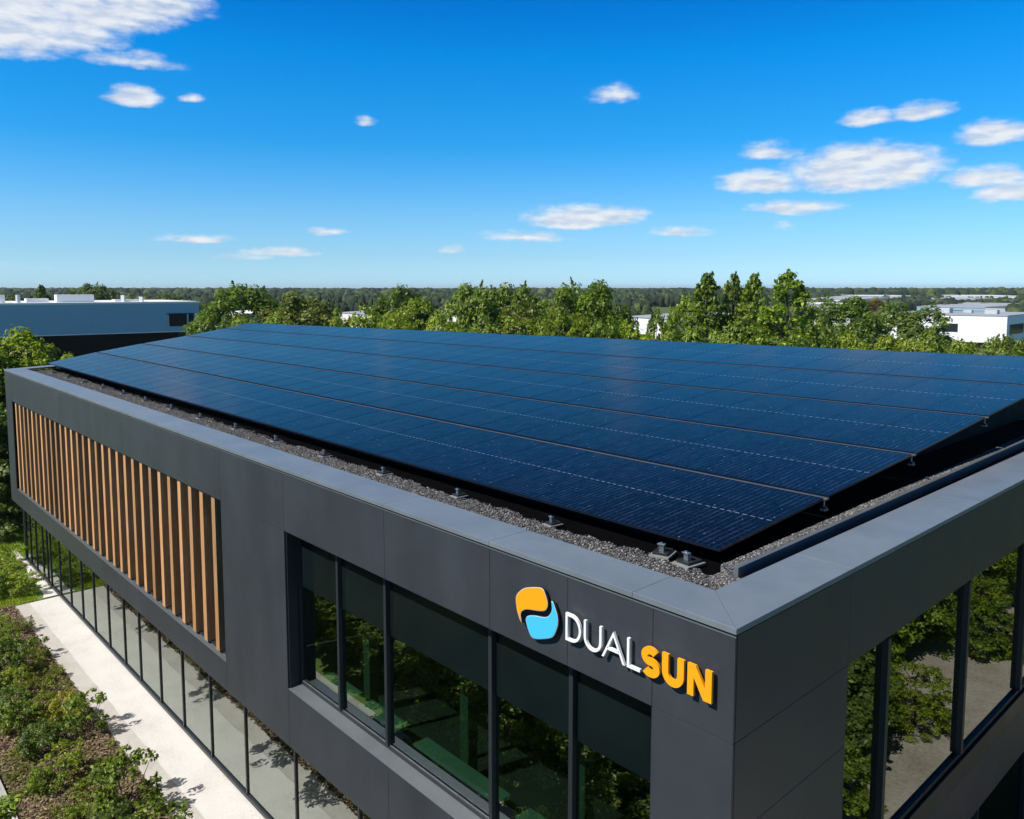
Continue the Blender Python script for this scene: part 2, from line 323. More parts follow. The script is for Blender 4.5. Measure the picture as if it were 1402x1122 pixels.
# ------------------------------------------------------------------ geometry helpers
class MB:
    def __init__(s): s.v = []; s.f = []; s.uv = None
    def add(s, vs, fs):
        o = len(s.v); s.v += [tuple(map(float, q)) for q in vs]; s.f += [tuple(i+o for i in q) for q in fs]; return s
    def box(s, x0, x1, y0, y1, z0, z1):
        if x0 > x1: x0, x1 = x1, x0
        if y0 > y1: y0, y1 = y1, y0
        if z0 > z1: z0, z1 = z1, z0
        return s.prism([(x0, y0), (x1, y0), (x1, y1), (x0, y1)], z0, z1)
    def prism(s, pl, z0, z1):
        n = len(pl); z0s = z0 if hasattr(z0, '__len__') else [z0]*n; z1s = z1 if hasattr(z1, '__len__') else [z1]*n
        vs = [(p[0], p[1], z) for p, z in zip(pl, z0s)] + [(p[0], p[1], z) for p, z in zip(pl, z1s)]
        fs = [tuple(range(n-1, -1, -1)), tuple(range(n, 2*n))] + [(i, (i+1) % n, n+(i+1) % n, n+i) for i in range(n)]
        return s.add(vs, fs)
    def hexa(s, p):   # 8 points: bottom 4 ccw, top 4 ccw
        return s.add(p, [(3, 2, 1, 0), (4, 5, 6, 7), (0, 1, 5, 4), (1, 2, 6, 5), (2, 3, 7, 6), (3, 0, 4, 7)])
    def tube(s, pts, rs, n=7):
        pts = [np.array(p, float) for p in pts]; base = len(s.v); rings = []
        for i, p in enumerate(pts):
            t = pts[min(i+1, len(pts)-1)]-pts[max(i-1, 0)]; t = t/(np.linalg.norm(t)+1e-9)
            a = np.cross(t, (0, 0, 1.0)) if abs(t[2]) < .95 else np.cross(t, (1.0, 0, 0)); a /= np.linalg.norm(a); b = np.cross(t, a)
            rings += [tuple(p+rs[i]*(a*math.cos(2*math.pi*k/n)+b*math.sin(2*math.pi*k/n))) for k in range(n)]
        fs = [(i*n+k, i*n+(k+1) % n, (i+1)*n+(k+1) % n, (i+1)*n+k) for i in range(len(pts)-1) for k in range(n)]
        fs += [tuple(range(n-1, -1, -1)), tuple(range((len(pts)-1)*n, len(pts)*n))]
        return s.add(rings, fs)
    def build(s, name, mat, parent=None, bevel=0, smooth=False, loc=None):
        me = bpy.data.meshes.new(name); me.from_pydata(s.v, [], s.f); me.update()
        if isinstance(mat, (list, tuple)):
            for q in mat: me.materials.append(q)
        else: me.materials.append(mat)
        if smooth: me.polygons.foreach_set('use_smooth', [True]*len(me.polygons))
        o = bpy.data.objects.new(name, me); COL.objects.link(o)
        if parent is not None:
            o.parent = parent
        if loc is not None: o.location = loc
        if bevel:
            b = o.modifiers.new('bevel', 'BEVEL'); b.width = bevel; b.segments = 2; b.limit_method = 'ANGLE'; b.harden_normals = False
        return o
def np_mesh(name, verts, faces_per, mat):
    """verts (N,3) array; faces_per vertices per face in order"""
    nv = len(verts); nf = nv//faces_per; me = bpy.data.meshes.new(name)
    me.vertices.add(nv); me.vertices.foreach_set('co', verts.astype(np.float32).ravel())
    me.loops.add(nv); me.loops.foreach_set('vertex_index', np.arange(nv, dtype=np.int32))
    me.polygons.add(nf); me.polygons.foreach_set('loop_start', np.arange(0, nv, faces_per, dtype=np.int32))
    me.update(); me.validate(); me.materials.append(mat); return me
def idx_mesh(name, verts, faces, mat, smooth=False):
    k = faces.shape[1]; me = bpy.data.meshes.new(name); me.vertices.add(len(verts)); me.vertices.foreach_set('co', verts.astype(np.float32).ravel())
    me.loops.add(faces.size); me.loops.foreach_set('vertex_index', faces.astype(np.int32).ravel())
    me.polygons.add(len(faces)); me.polygons.foreach_set('loop_start', np.arange(0, faces.size, k, dtype=np.int32))
    if smooth: me.polygons.foreach_set('use_smooth', np.ones(len(faces), dtype=bool))
    me.update(); me.validate(); me.materials.append(mat); return me
def link(name, me, parent=None, loc=None):
    o = bpy.data.objects.new(name, me); COL.objects.link(o)
    if parent is not None: o.parent = parent
    if loc is not None: o.location = loc
    return o
def tag(o, label=None, cat=None, group=None, kind=None):
    if label: o['label'] = label
    if cat: o['category'] = cat
    if group: o['group'] = group
    if kind: o['kind'] = kind
    return o
def empty(name, loc, label=None, cat=None, group=None, rz=0):
    o = bpy.data.objects.new(name, None); COL.objects.link(o); o.location = [float(q) for q in loc]; o.rotation_euler = (0, 0, rz); o.empty_display_size = .3
    return tag(o, label, cat, group)
def copy_tree(o, parent=None):
    c = o.copy(); COL.objects.link(c); c.parent = parent
    for ch in list(o.children): copy_tree(ch, c)
    return c
def ribbon(name, line_a, line_b, z, mat, thick=0, kind='structure'):
    """strip between two polylines"""
    n = len(line_a); mb = MB()
    if thick:
        for i in range(n-1):
            mb.prism([line_a[i], line_a[i+1], line_b[i+1], line_b[i]][::-1], z-thick, z)
    else:
        mb.add([(*p, z) for p in line_a]+[(*p, z) for p in line_b], [(i, i+1, n+i+1, n+i) for i in range(n-1)])
    return tag(mb.build(name, mat), kind=kind)

# ------------------------------------------------------------------ ground
rnd = random.Random(7); rg = np.random.default_rng(11)
mb = MB(); mb.add([(-5000, -600, -.02), (3000, -600, -.02), (3000, 6000, -.02), (-5000, 6000, -.02)], [(0, 1, 2, 3)])
tag(mb.build('ground', MT['meadow']), kind='structure')
def wig(x, a, s): return a*math.sin(x*1.7+s)+a*.6*math.sin(x*4.3+2*s)+a*.4*math.sin(x*9.1+s*3)
xs = [-28.9+i*.35 for i in range(160)]
ribbon('path', [(x, -1.06+wig(x, .02, 1)) for x in xs], [(x, .36) for x in xs], .012, MT['path'])
ribbon('path_edging', [(x, -1.10+wig(x, .03, 1)) for x in xs], [(x, -.62+wig(x, .01, 4)) for x in xs], .016, MT['path_edge'])
xs2 = [-36+i*.3 for i in range(24)]
ribbon('path_end', [(x, -.12+.05*(-28.9-x)+wig(x, .05, 2)) for x in xs2], [(x, .36) for x in xs2], .008, MT['path'])
xs3 = [-30+i*.5 for i in range(100)]
ribbon('planting_bed', [(x, -3.62) for x in xs3], [(x, -1.02) for x in xs3], .0, MT['mulch'])
ribbon('lawn', [(-75, -3.6), (-36.2, -3.6), (-29, -3.6)], [(-75, 5), (-36.2, 5), (-29, -.2)], -.008, MT['lawn'])
ribbon('lawn_side', [(-75, 5.0), (-36.3, 5.0)], [(-75, 24), (-41, 24)], -.008, MT['lawn'])
ribbon('kerb', [(x, -3.86) for x in (-80, 24)], [(x, -3.64) for x in (-80, 24)], .10, MT['kerb'], .12)
ribbon('verge', [(-80, -30), (24, -30)], [(-80, -3.86), (24, -3.86)], -.004, MT['lawn'])
xs4 = [1.5+i*.8 for i in range(60)]
ribbon('side_ground', [(1.0+wig(x, .3, 2), x) for x in xs4], [(12, x) for x in xs4], .002, MT['stony'])

# ------------------------------------------------------------------ the office building
H = 8.2; ZR = 8.07; Z1 = 6.98; ZS = 3.35; ZW = 3.86; Z3 = 2.69
SK = .38                                 # the left wall runs back askew
def left_x(y): return -34.48 - SK*y
BACK = 22.0; BL_Y = 15.2            # rear corners: the rear wall runs askew as well
bld = empty('office_building', (0, 0, 0), 'dark grey two storey office building with timber fins and solar panels on its roof', 'building')
B = lambda mb, name, mat, **k: mb.build(name, MT[mat], bld, **k)
T = .035; G = .006
# core walls behind the cladding
w = MB()
w.box(-34.4, -T, T, .42, Z1+.02, 8.0)                    # front, over the openings
w.box(-12.61, -9.71, T, .42, Z3+.02, Z1+.02)
w.box(-1.0, -T, T, .42, Z3+.02, Z1+.02)
w.box(-34.4, -33.35, T, .42, Z3+.02, Z1+.02)
w.box(-33.35, -12.61, T, .42, Z3+.02, ZS-.01)
w.box(-9.71, -1.0, T, .42, Z3+.02, ZW-.01)
B(w, 'wall', 'black')
w = MB()
w.box(-.42, -T, .42, BACK, Z1+.02, 8.0); w.box(-.42, -T, .42, 2.54, Z3+.02, Z1+.02); w.box(-.42, -T, .42, BACK, Z3+.02, 3.96)
w.box(-.42, -T, 17.4, BACK, 3.96, Z1+.02)
B(w, 'wall', 'black')
w = MB()
w.prism([(left_x(.42), .42), (left_x(.42)+.4, .42), (left_x(BL_Y)+.4, BL_Y), (left_x(BL_Y), BL_Y)], 0, 8.0)
w.prism([(left_x(BL_Y)+.4, BL_Y-.4), (-.42, BACK-.4), (-.42, BACK), (left_x(BL_Y)+.4, BL_Y)], 0, 8.0)
B(w, 'wall', 'facade')
# cladding on the front: (x0, x1, z0, z1)
zt = 8.115
tiles = [(-34.48, -33.33, Z3, 7.42), (-34.48, -33.33, 7.42, zt), (-33.33, -23.6, Z1, zt), (-23.6, -12.63, Z1, zt), (-12.63, -9.69, Z1, zt), (-9.69, -6.28, Z1, zt), (-6.28, -3.74, Z1, zt),
         (-3.74, -2.30, Z1, zt), (-2.30, -1.02, Z1, zt), (-1.02, 0, Z1, zt), (-1.02, 0, 5.66, Z1), (-1.02, 0, 4.25, 5.66), (-1.02, 0, Z3, 4.25),
         (-12.63, -9.69, 6.12, Z1), (-12.63, -9.69, 5.0, 6.12), (-12.63, -9.69, 3.86, 5.0), (-12.63, -9.69, Z3, 3.86),
         (-33.33, -26.2, Z3, ZS), (-26.2, -19.4, Z3, ZS), (-19.4, -12.63, Z3, ZS), (-9.69, -6.26, Z3, ZW), (-6.26, -3.74, Z3, ZW), (-3.74, -1.02, Z3, ZW)]
for (x0, x1, z0, z1) in tiles:
    B(MB().box(x0+G/2, x1-G/2, 0, T-.002, z0+G/2, z1-G/2), 'facade_panel', 'facade', bevel=.002)
# cladding on the right side
YS = [0, 2.55, 6.92, 11.3, 15.7, 20.1, BACK]
for a, b in zip(YS[:-1], YS[1:]):
    y0 = a+(T if a == 0 else 0)
    B(MB().box(-T+.002, 0, y0+G/2, b-G/2, Z1+G/2, zt-G/2), 'facade_panel', 'facade', bevel=.002)
    if a > 0: B(MB().box(-T+.002, 0, y0+G/2, b-G/2, Z3, 3.62), 'facade_panel', 'facade', bevel=.002)
for z0, z1 in ((Z3, 4.25), (4.25, 5.95), (5.95, Z1)):
    B(MB().box(-T+.002, 0, T+G/2, 2.55-G/2, z0+G/2, z1-G/2), 'facade_panel', 'facade', bevel=.002)
B(MB().box(-.02, .004, 2.55, 17.4, 3.63, 3.97), 'window_sill', 'dark_metal')
B(MB().box(-.3, 0, 17.4, BACK, 3.62, Z1), 'facade_panel', 'facade')
# coping, mitred at the corner, in lengths
CW = .715
def cop(pl, name='coping'):
    B(MB().prism(pl, 8.135, H), name, 'coping', bevel=.004)
cx = [-34.50, -30.6, -26.7, -22.8, -18.9, -15.6, -12.63, -9.4, -6.28, -3.74, -1.30]
for i, (a, b) in enumerate(zip(cx[:-1], cx[1:])):
    if i == 0: cop([(a-.0, -.015), (b-.004, -.015), (b-.004, CW), (left_x(CW)+CW, CW)])
    else: cop([(a, -.015), (b-.004, -.015), (b-.004, CW), (a, CW)])
cop([(cx[-1], -.015), (.015, -.015), (-CW+.0, CW), (cx[-1], CW)])
cy = [.0, 2.53, 6.92, 11.3, 15.7, 20.1, BACK+.02]
cop([(.018, -.012), (.018, 2.53-.004), (-CW, 2.53-.004), (-CW+.004, CW+.002)])
for a, b in zip(cy[1:-1], cy[2:]): cop([(-CW, a), (.018, a), (.018, b-.004), (-CW, b-.004)])
cop([(left_x(0)-.02, -.0), (left_x(CW)+CW-.004, CW+.002), (left_x(BL_Y)+.7, BL_Y), (left_x(BL_Y)-.02, BL_Y)])
cop([(left_x(BL_Y)+.7, BL_Y-.5), (-CW, BACK-.5), (-CW, BACK), (left_x(BL_Y)+.7, BL_Y)])
# shadow gap line under the coping
B(MB().box(-34.4, 0-.012, .006, .05, 8.116, 8.134), 'coping_gap', 'black'); B(MB().box(-.05, -.012, .05, BACK, 8.116, 8.134), 'coping_gap', 'black')
B(MB().box(-34.49, .007, -.007, -.002, 8.096, 8.112), 'coping_drip', 'sill')
# roof deck, upstands, floors, inner shell
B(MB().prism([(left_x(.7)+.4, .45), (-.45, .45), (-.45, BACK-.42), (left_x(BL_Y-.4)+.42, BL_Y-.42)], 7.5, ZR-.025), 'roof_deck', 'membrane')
B(MB().box(-34.4, -CW, .45, CW-.004, ZR-.02, 8.13).box(-CW+.004, -.45, .45, BACK-.5, ZR-.02, 8.13), 'upstand', 'dark_metal')
B(MB().prism([(left_x(.42)+.4, .43), (-.43, .43), (-.43, BACK-.42), (left_x(BL_Y-.4)+.42, BL_Y-.42)], 7.0, 7.49), 'ceiling', 'interior')
B(MB().prism([(left_x(.42)+.4, .43), (-.43, .43), (-.43, BACK-.42), (left_x(BL_Y-.4)+.42, BL_Y-.42)], Z3+.01, 3.3), 'floor', 'interior_floor')
B(MB().box(-34.3, -.1, .05, .43, Z3, Z3+.018), 'soffit', 'facade')
B(MB().box(-34.2, -.6, 6.0, 6.2, 0, 6.98), 'inner_wall', 'interior')
B(MB().box(-5.6, -5.4, 6.3, 22, 3.3, 6.98), 'inner_wall', 'interior')
# raised gravel kerb along the right of the roof
kx = lambda y: -.99-.012*(y-1.5)
B(MB().prism([(kx(1.5)+.02, 1.5), (kx(1.5)+.085, 1.5), (kx(21)+.085, 21), (kx(21)+.02, 21)], ZR-.02, 8.215), 'roof_kerb', 'sill', bevel=.003)
B(MB().prism([(kx(1.5)-.17, 1.52), (kx(1.5)+.018, 1.52), (kx(21)+.018, 21), (kx(21)-.17, 21)], ZR-.02, 8.175), 'gravel_band', 'gravel_bed')

# --- timber fins
xsf = np.linspace(-13.18, -32.95, 30)
B(MB().box(-33.35, -12.61, .62, .66, ZS, Z1), 'fin_backing', 'black')
for i in range(8):
    x = -32.9+i*2.55
    B(MB().box(x, x+2.4, .56, .60, ZS+.1, Z1-.1), 'screened_window', 'dark_glass')
B(MB().prism([(-33.33, .003), (-12.63, .003), (-12.63, .60), (-33.33, .60)], ZS-.008, [ZS, ZS, ZS+.05, ZS+.05]), 'sill', 'sill')
for i, x in enumerate(xsf):
    B(MB().box(x-.095, x+.095, .05, .30, ZS+.06, Z1-.03), 'timber_fin', 'wood', bevel=.006)
B(MB().box(-33.33, -12.63, .13, .22, ZS+.018, ZS+.058), 'fin_rail', 'dark_metal')

# --- first floor front window: frame, mullions, panes, dark upper bands
RY = .30
def win_front(xs, z0, z1, band):
    W = MB().box(xs[0], xs[-1], RY-.05, RY+.06, z0+.0, z0+.07).box(xs[0], xs[-1], RY-.05, RY+.06, z1-.07, z1).box(xs[0], xs[0]+.07, RY-.05, RY+.06, z0+.07, z1-.07).box(xs[-1]-.07, xs[-1], RY-.05, RY+.06, z0+.07, z1-.07)
    fr = B(W, 'window', 'frame', bevel=.004)
    for x in xs[1:-1]: MB().box(x-.035, x+.035, RY-.075, RY+.06, z0+.07, z1-.07).build('mullion', MT['frame'], fr, bevel=.004)
    for a, b in zip(xs[:-1], xs[1:]):
        MB().box(a+.036, b-.036, RY, RY+.012, z0+.07, z1-band).build('pane', MT['glass_up'], fr)
        MB().box(a+.036, b-.036, RY, RY+.012, z1-band+.002, z1-.07).build('dark_band', MT['dark_band'], fr)  # darker band across the top of each pane
    MB().box(xs[0]+.1, xs[-1]-.1, RY-.035, RY-.02, z0+.07, z0+.085).build('bead', MT['silver'], fr)
    return fr
xw = [-9.69, -8.16, -6.64, -4.0, -2.45, -1.02]
win_front(xw, ZW+.03, Z1, 1.12)
B(MB().prism([(-9.69, .003), (-1.02, .003), (-1.02, RY-.05), (-9.69, RY-.05)], ZW-.008, [ZW, ZW, ZW+.04, ZW+.04]), 'sill', 'sill')
B(MB().box(-9.69, -9.66, .036, RY-.05, ZW+.03, Z1), 'reveal', 'dark_metal'); B(MB().box(-1.05, -1.02, .036, RY-.05, ZW+.03, Z1), 'reveal', 'dark_metal')
for a, b in ((-9.4, -8.3), (-8.0, -6.8), (-6.3, -4.2), (-3.8, -2.7), (-2.3, -1.2)):
    B(MB().box(a, b, RY+.22, RY+.52, ZW+.12, ZW+.17), 'inner_ledge', 'ledge', bevel=.01)
for x in (-8.9, -5.9, -3.3, -1.9): B(MB().box(x, x+.22, 1.2, 1.4, 3.3, 6.98), 'inner_column', 'column')
# --- first floor right window
ys = [2.55, 3.80, 6.84, 9.9, 12.95, 17.4]
RX = -.09
W = MB().box(RX-.06, RX+.05, ys[0], ys[-1], 3.98, 4.06).box(RX-.06, RX+.05, ys[0], ys[-1], Z1-.05, Z1).box(RX-.06, RX+.05, ys[0], ys[0]+.05, 4.06, Z1-.05).box(RX-.06, RX+.05, ys[-1]-.05, ys[-1], 4.06, Z1-.05)
fr = B(W, 'window', 'frame', bevel=.004)
for y in ys[1:-1]: MB().box(RX-.06, RX+.085, y-.045, y+.045, 4.06, Z1-.05).build('mullion', MT['frame'], fr, bevel=.004)
for a, b in zip(ys[:-1], ys[1:]): MB().box(RX-.012, RX, a+.046, b-.046, 4.06, Z1-.05).build('pane', MT['glass_side'], fr)
# --- ground floor glazing, front
GX = [-34.2, -33.4, -32.4, -31.3, -30.6, -30.1, -28.75, -27.3, -25.8, -24.35, -22.78, -21.22, -19.82, -18.14, -16.45, -14.62, -12.63, -10.26, -7.82, -5.4, -3.0, -.5]
gf = B(MB().box(-34.25, -.45, .36, .47, .0, .10).box(-34.25, -.45, .36, .47, Z3-.07, Z3-.002), 'ground_floor_window', 'frame', bevel=.004)
for i, x in enumerate(GX): MB().box(x-.026, x+.026, .375, .47, .10, Z3-.07).build('mullion', MT['frame'], gf, bevel=.004)
for a, b in zip(GX[:-1], GX[1:]): MB().box(a+.036, b-.036, .41, .422, .10, Z3-.07).build('pane', MT['glass_low'], gf)
B(MB().box(-34.40, -34.25, .36, .5, 0, Z3), 'corner_post', 'dark_metal')
B(MB().box(-34.3, -.5, .48, 6.0, -.01, .03), 'floor', 'interior_floor')
# ground floor right
gy = [.5, 3.2, 6.0, 9.0, 12.0, 15.0, 18.0, BACK-.4]
gr = B(MB().box(-.47, -.36, .5, BACK-.4, 0, .1).box(-.47, -.36, .5, BACK-.4, Z3-.07, Z3-.002), 'ground_floor_window', 'frame')
for y in gy: MB().box(-.47, -.34, y-.04, y+.04, .10, Z3-.07).build('mullion', MT['frame'], gr)
for a, b in zip(gy[:-1], gy[1:]): MB().box(-.422, -.41, a+.041, b-.041, .10, Z3-.07).build('pane', MT['glass_low'], gr)

# ------------------------------------------------------------------ the sign
sign = empty('company_sign', (-1.7, -.06, 7.5), 'raised orange and blue emblem with white and orange letters reading DUALSUN on dark cladding', 'sign')
def flat_prism(pts, y0, y1):
    """polygon in the x,z plane extruded in y"""
    n = len(pts)
    a = sum(pts[i][0]*pts[(i+1) % n][1]-pts[(i+1) % n][0]*pts[i][1] for i in range(n))
    if a < 0: pts = pts[::-1]
    return [(p[0], y0, p[1]) for p in pts]+[(p[0], y1, p[1]) for p in pts], [tuple(range(n)), tuple(range(2*n-1, n-1, -1))]+[(i, n+i, n+(i+1) % n, (i+1) % n) for i in range(n)]
def smooth_loop(p, sub=5):
    out = []; n = len(p)
    for i in range(n):
        a, b, c, d = [np.array(p[(i+k) % n]) for k in (-1, 0, 1, 2)]
        for k in range(sub):
            t = k/sub; out.append(tuple(.5*((2*b)+(c-a)*t+(2*a-5*b+4*c-d)*t*t+(-a+3*b-3*c+d)*t**3)))
    return out
def inset(pts, d):
    n = len(pts); a = sum(pts[i][0]*pts[(i+1) % n][1]-pts[(i+1) % n][0]*pts[i][1] for i in range(n)); s = 1 if a > 0 else -1; out = []
    for i in range(n):
        p0, p1, p2 = [np.array(pts[(i+k) % n]) for k in (-1, 0, 1)]; t = p2-p0; t /= np.linalg.norm(t)+1e-9
        out.append(tuple(p1+s*d*np.array([-t[1], t[0]])))
    return out
OR = [(-3.105, 7.687), (-3.021, 7.762), (-2.914, 7.814), (-2.719, 7.869), (-2.652, 7.862), (-2.616, 7.817), (-2.572, 7.724), (-2.575, 7.656), (-2.621, 7.597), (-2.733, 7.561), (-2.913, 7.525), (-2.989, 7.495), (-3.045, 7.448), (-3.054, 7.394), (-3.032, 7.310), (-3.076, 7.35), (-3.123, 7.45), (-3.145, 7.554), (-3.142, 7.626)]
BL = [(-2.509, 7.754), (-2.478, 7.750), (-2.437, 7.68), (-2.397, 7.588), (-2.396, 7.483), (-2.447, 7.355), (-2.492, 7.3), (-2.57, 7.257), (-2.716, 7.202), (-2.797, 7.182), (-2.857, 7.188), (-2.906, 7.244), (-2.955, 7.348), (-2.955, 7.401), (-2.913, 7.445), (-2.792, 7.484), (-2.659, 7.507), (-2.58, 7.535), (-2.528, 7.585), (-2.5, 7.64), (-2.5, 7.704)]
SO = np.array([-1.7, -.06, 7.5])
def sign_part(name, polys, mat, y0, y1, parent, quads=None):
    mb = MB()
    for p in polys:
        vs, fs = flat_prism([(a+1.7, b-7.5) for a, b in p], y0+.06, y1+.06); mb.add(vs, fs)
    return mb.build(name, [MT[mat]], parent)
for nm, pl, mt in (('orange_emblem', OR, 'orange'), ('blue_emblem', BL, 'blue')):
    lp = smooth_loop(pl)
    base = sign_part(nm, [lp], 'sign_side', -.066, -.035, sign)
    sign_part('rim', [inset(lp, .001)], 'rim', -.071, -.0665, base)
    sign_part('face', [inset(lp, .0075)], mt, -.075, -.0715, base)
def stroke(path, wd, closed=False):
    """quads of a mitred stroke along a path"""
    P = [np.array(q, float) for q in path]; n = len(P); L_ = []; R_ = []
    for i in range(n):
        if closed: a, b, c = P[i-1], P[i], P[(i+1) % n]
        else: a, b, c = P[max(i-1, 0)], P[i], P[min(i+1, n-1)]
        d1 = (b-a) if np.linalg.norm(b-a) > 1e-9 else (c-b); d2 = (c-b) if np.linalg.norm(c-b) > 1e-9 else d1
        d1 = d1/np.linalg.norm(d1); d2 = d2/np.linalg.norm(d2); n1 = np.array([-d1[1], d1[0]]); n2 = np.array([-d2[1], d2[0]])
        m = n1+n2; m /= np.linalg.norm(m); k = wd/2/max(.35, m@n1); L_.append(b+m*k); R_.append(b-m*k)
    return L_, R_
def letter(name, paths, wd, mat, x0, sc):
    mb = MB()
    for path, closed in paths:
        if len(path) == 10 and closed:      # a ready outline
            vs, fs = flat_prism([(a+1.7, b-7.5) for a, b in path], -.078+.06, -.045+.06); mb.add(vs, fs); continue
        L_, R_ = stroke([(x0+q[0]*sc[0], 7.352+q[1]*sc[1]) for q in path], wd, closed); n = len(L_)
        L_ = [np.array([q[0], min(max(q[1], 7.352), 7.352+CH)]) for q in L_]; R_ = [np.array([q[0], min(max(q[1], 7.352), 7.352+CH)]) for q in R_]
        y0, y1 = -.078, -.045
        vs = []
        for a, b in zip(L_, R_):
            vs += [(a[0]+1.7, y0+.06, a[1]-7.5), (b[0]+1.7, y0+.06, b[1]-7.5), (b[0]+1.7, y1+.06, b[1]-7.5), (a[0]+1.7, y1+.06, a[1]-7.5)]
        fs = []
        for i in range(n if closed else n-1):
            j = (i+1) % n
            for k in range(4): fs.append((i*4+k, i*4+(k+1) % 4, j*4+(k+1) % 4, j*4+k))
        if not closed: fs += [(3, 2, 1, 0), tuple((n-1)*4+k for k in range(4))]
        mb.add(vs, fs)
    o = mb.build(name, [MT[mat]], sign); return o
def arc(cx_, cy_, rx, ry, a0, a1, n=14): return [(cx_+rx*math.cos(rad(a0+(a1-a0)*i/n)), cy_+ry*math.sin(rad(a0+(a1-a0)*i/n))) for i in range(n+1)]
CH = .338
D_ = [([(0, 0), (0, 1)] + [(.35, 1)] + arc(.35, .5, .65, .5, 85, -85, 16) + [(.35, 0)], True)]
U_ = [([(0, 1.3), (0, .42)] + arc(.5, .42, .5, .42, 185, 355, 16) + [(1, .42), (1, 1.3)], False)]
A_ = [([(-.06, -.14), (.5, 1), (1.06, -.14)], False), ([(.19, .34), (.81, .34)], False)]
L_g = [([(0, 1.3), (0, 0), (1.1, 0)], False)]
S_ = [(arc(.5, .745, .46, .255, 35, 270, 14)[:-1] + arc(.5, .25, .5, .26, 90, -145, 16), False)]

wT, wB = .033, .082
def place(name, gl, xa, xb, wd, mat): letter(name, gl, wd, mat, xa+wd/2, (xb-xa-wd, CH-wd)) if False else letter(name, [([(q[0], (q[1]*(CH-wd)+wd/2)/1.0) for q in p], c) for p, c in gl], wd, mat, xa+wd/2, (xb-xa-wd, 1))
place('letter', D_, -2.26, -2.01, wT, 'white_letter'); place('letter', U_, -1.965, -1.69, wT, 'white_letter')
place('letter', A_, -1.67, -1.36, wT, 'white_letter'); place('letter', L_g, -1.315, -1.13, wT, 'white_letter')
place('letter', S_, -1.12, -.865, wB, 'orange'); place('letter', U_, -.835, -.555, wB, 'orange'); 
nx, nw, na, nb, n0 = -.51, .295, .078, .098, 7.352
letter('letter', [([(nx, n0), (nx, n0+CH), (nx+nb, n0+CH), (nx+nw-na, n0+CH*(1-(nw-na-nb)/(nw-nb))), (nx+nw-na, n0+CH), (nx+nw, n0+CH), (nx+nw, n0), (nx+nw-nb, n0), (nx+na, n0+CH*(1-na/(nw-nb))), (nx+na, n0)], True)], 0, 'orange', 0, (1, 1))

ORD = ['first', 'second', 'third', 'fourth', 'fifth', 'sixth', 'seventh', 'eighth', 'ninth', 'tenth', 'eleventh', 'twelfth', 'thirteenth', 'fourteenth', 'fifteenth', 'sixteenth', 'seventeenth', 'eighteenth', 'nineteenth', 'twentieth']
ORD += ['twenty-'+q for q in ORD[:9]] + ['thirtieth']
# ------------------------------------------------------------------ roof gravel (real stones)
ico_v = np.array([(0, 0, 1), (1, 0, 0), (0, 1, 0), (-1, 0, 0), (0, -1, 0), (0, 0, -.6)], float)
ico_f = np.array([(0, 1, 2), (0, 2, 3), (0, 3, 4), (0, 4, 1), (5, 2, 1), (5, 3, 2), (5, 4, 3), (5, 1, 4)])
def stones(name, pts, size, mat):
    n = len(pts); rot = rg.uniform(0, 2*math.pi, n); sc = rg.uniform(.55, 1.35, (n, 1, 1))*size*np.stack([rg.uniform(.7, 1.3, n), rg.uniform(.7, 1.2, n), rg.uniform(.45, .8, n)], 1)[:, None, :]
    v = ico_v[None]*(1+rg.uniform(-.3, .3, (n, 6, 3))) * sc
    c, s = np.cos(rot)[:, None], np.sin(rot)[:, None]; x = v[:, :, 0]*c-v[:, :, 1]*s; y = v[:, :, 0]*s+v[:, :, 1]*c
    v = np.stack([x, y, v[:, :, 2]], 2)+pts[:, None, :]
    f = (ico_f[None]+(np.arange(n)*6)[:, None, None]).reshape(-1, 3)
    return idx_mesh(name, v.reshape(-1, 3), f, mat)
def scatter(n, fx, fy, z, keep=None):
    p = np.stack([fx(n), fy(n), np.full(n, z)+rg.uniform(-.008, .012, n)], 1); return p if keep is None else p[keep(p)]
P = []
def edge(x): return 1.38-.009*x+.05*np.sin(x*2.1)+.03*np.sin(x*7.3)+.02*np.sin(x*17)
xx = rg.uniform(-12, -.72, 30000); P.append(np.stack([xx, rg.uniform(.72, 1.70, 30000), ZR+rg.uniform(-.005, .012, 30000)], 1))
xx = rg.uniform(-34.6, -12, 24000); P.append(np.stack([xx, rg.uniform(.72, 1.85, 24000), ZR+rg.uniform(-.005, .012, 24000)], 1))
P = np.concatenate(P); P = P[P[:, 1] < edge(P[:, 0])+rg.uniform(-.03, .03, len(P))+np.where(P[:, 0] < -1.1, 0, .4)]
P = P[(P[:, 0] < -.72)]
q = np.stack([rg.uniform(-1.16, -.73, 2600), rg.uniform(1.2, 1.52, 2600), ZR+rg.uniform(-.005, .014, 2600)], 1); P = np.concatenate([P, q])
yy = rg.uniform(1.52, 21, 13000); q = np.stack([-.99-.012*(yy-1.5)+rg.uniform(-.165, .01, 13000), yy, np.full(13000, 8.178)], 1); P = np.concatenate([P, q])
yy = rg.uniform(17.5, 21.5, 6000); q = np.stack([rg.uniform(-4.6, -1.5, 6000), yy, np.full(6000, ZR)], 1); P = np.concatenate([P, q])
tag(link('gravel', stones('gravel', P, .0165, MT['gravel'])), kind='stuff')
MB().prism([(-34.6, .73), (-.72, .73), (-.72, 1.44), (-1.14, 1.46), (-1.3, 1.32), (-12, 1.42), (-34.9, 1.6)], ZR-.02, ZR-.004).build('gravel_layer', MT['gravel_bed'], bld)
MB().box(-4.6, -1.5, 17.5, 21.5, ZR-.02, ZR-.004).build('gravel_layer', MT['gravel_bed'], bld)

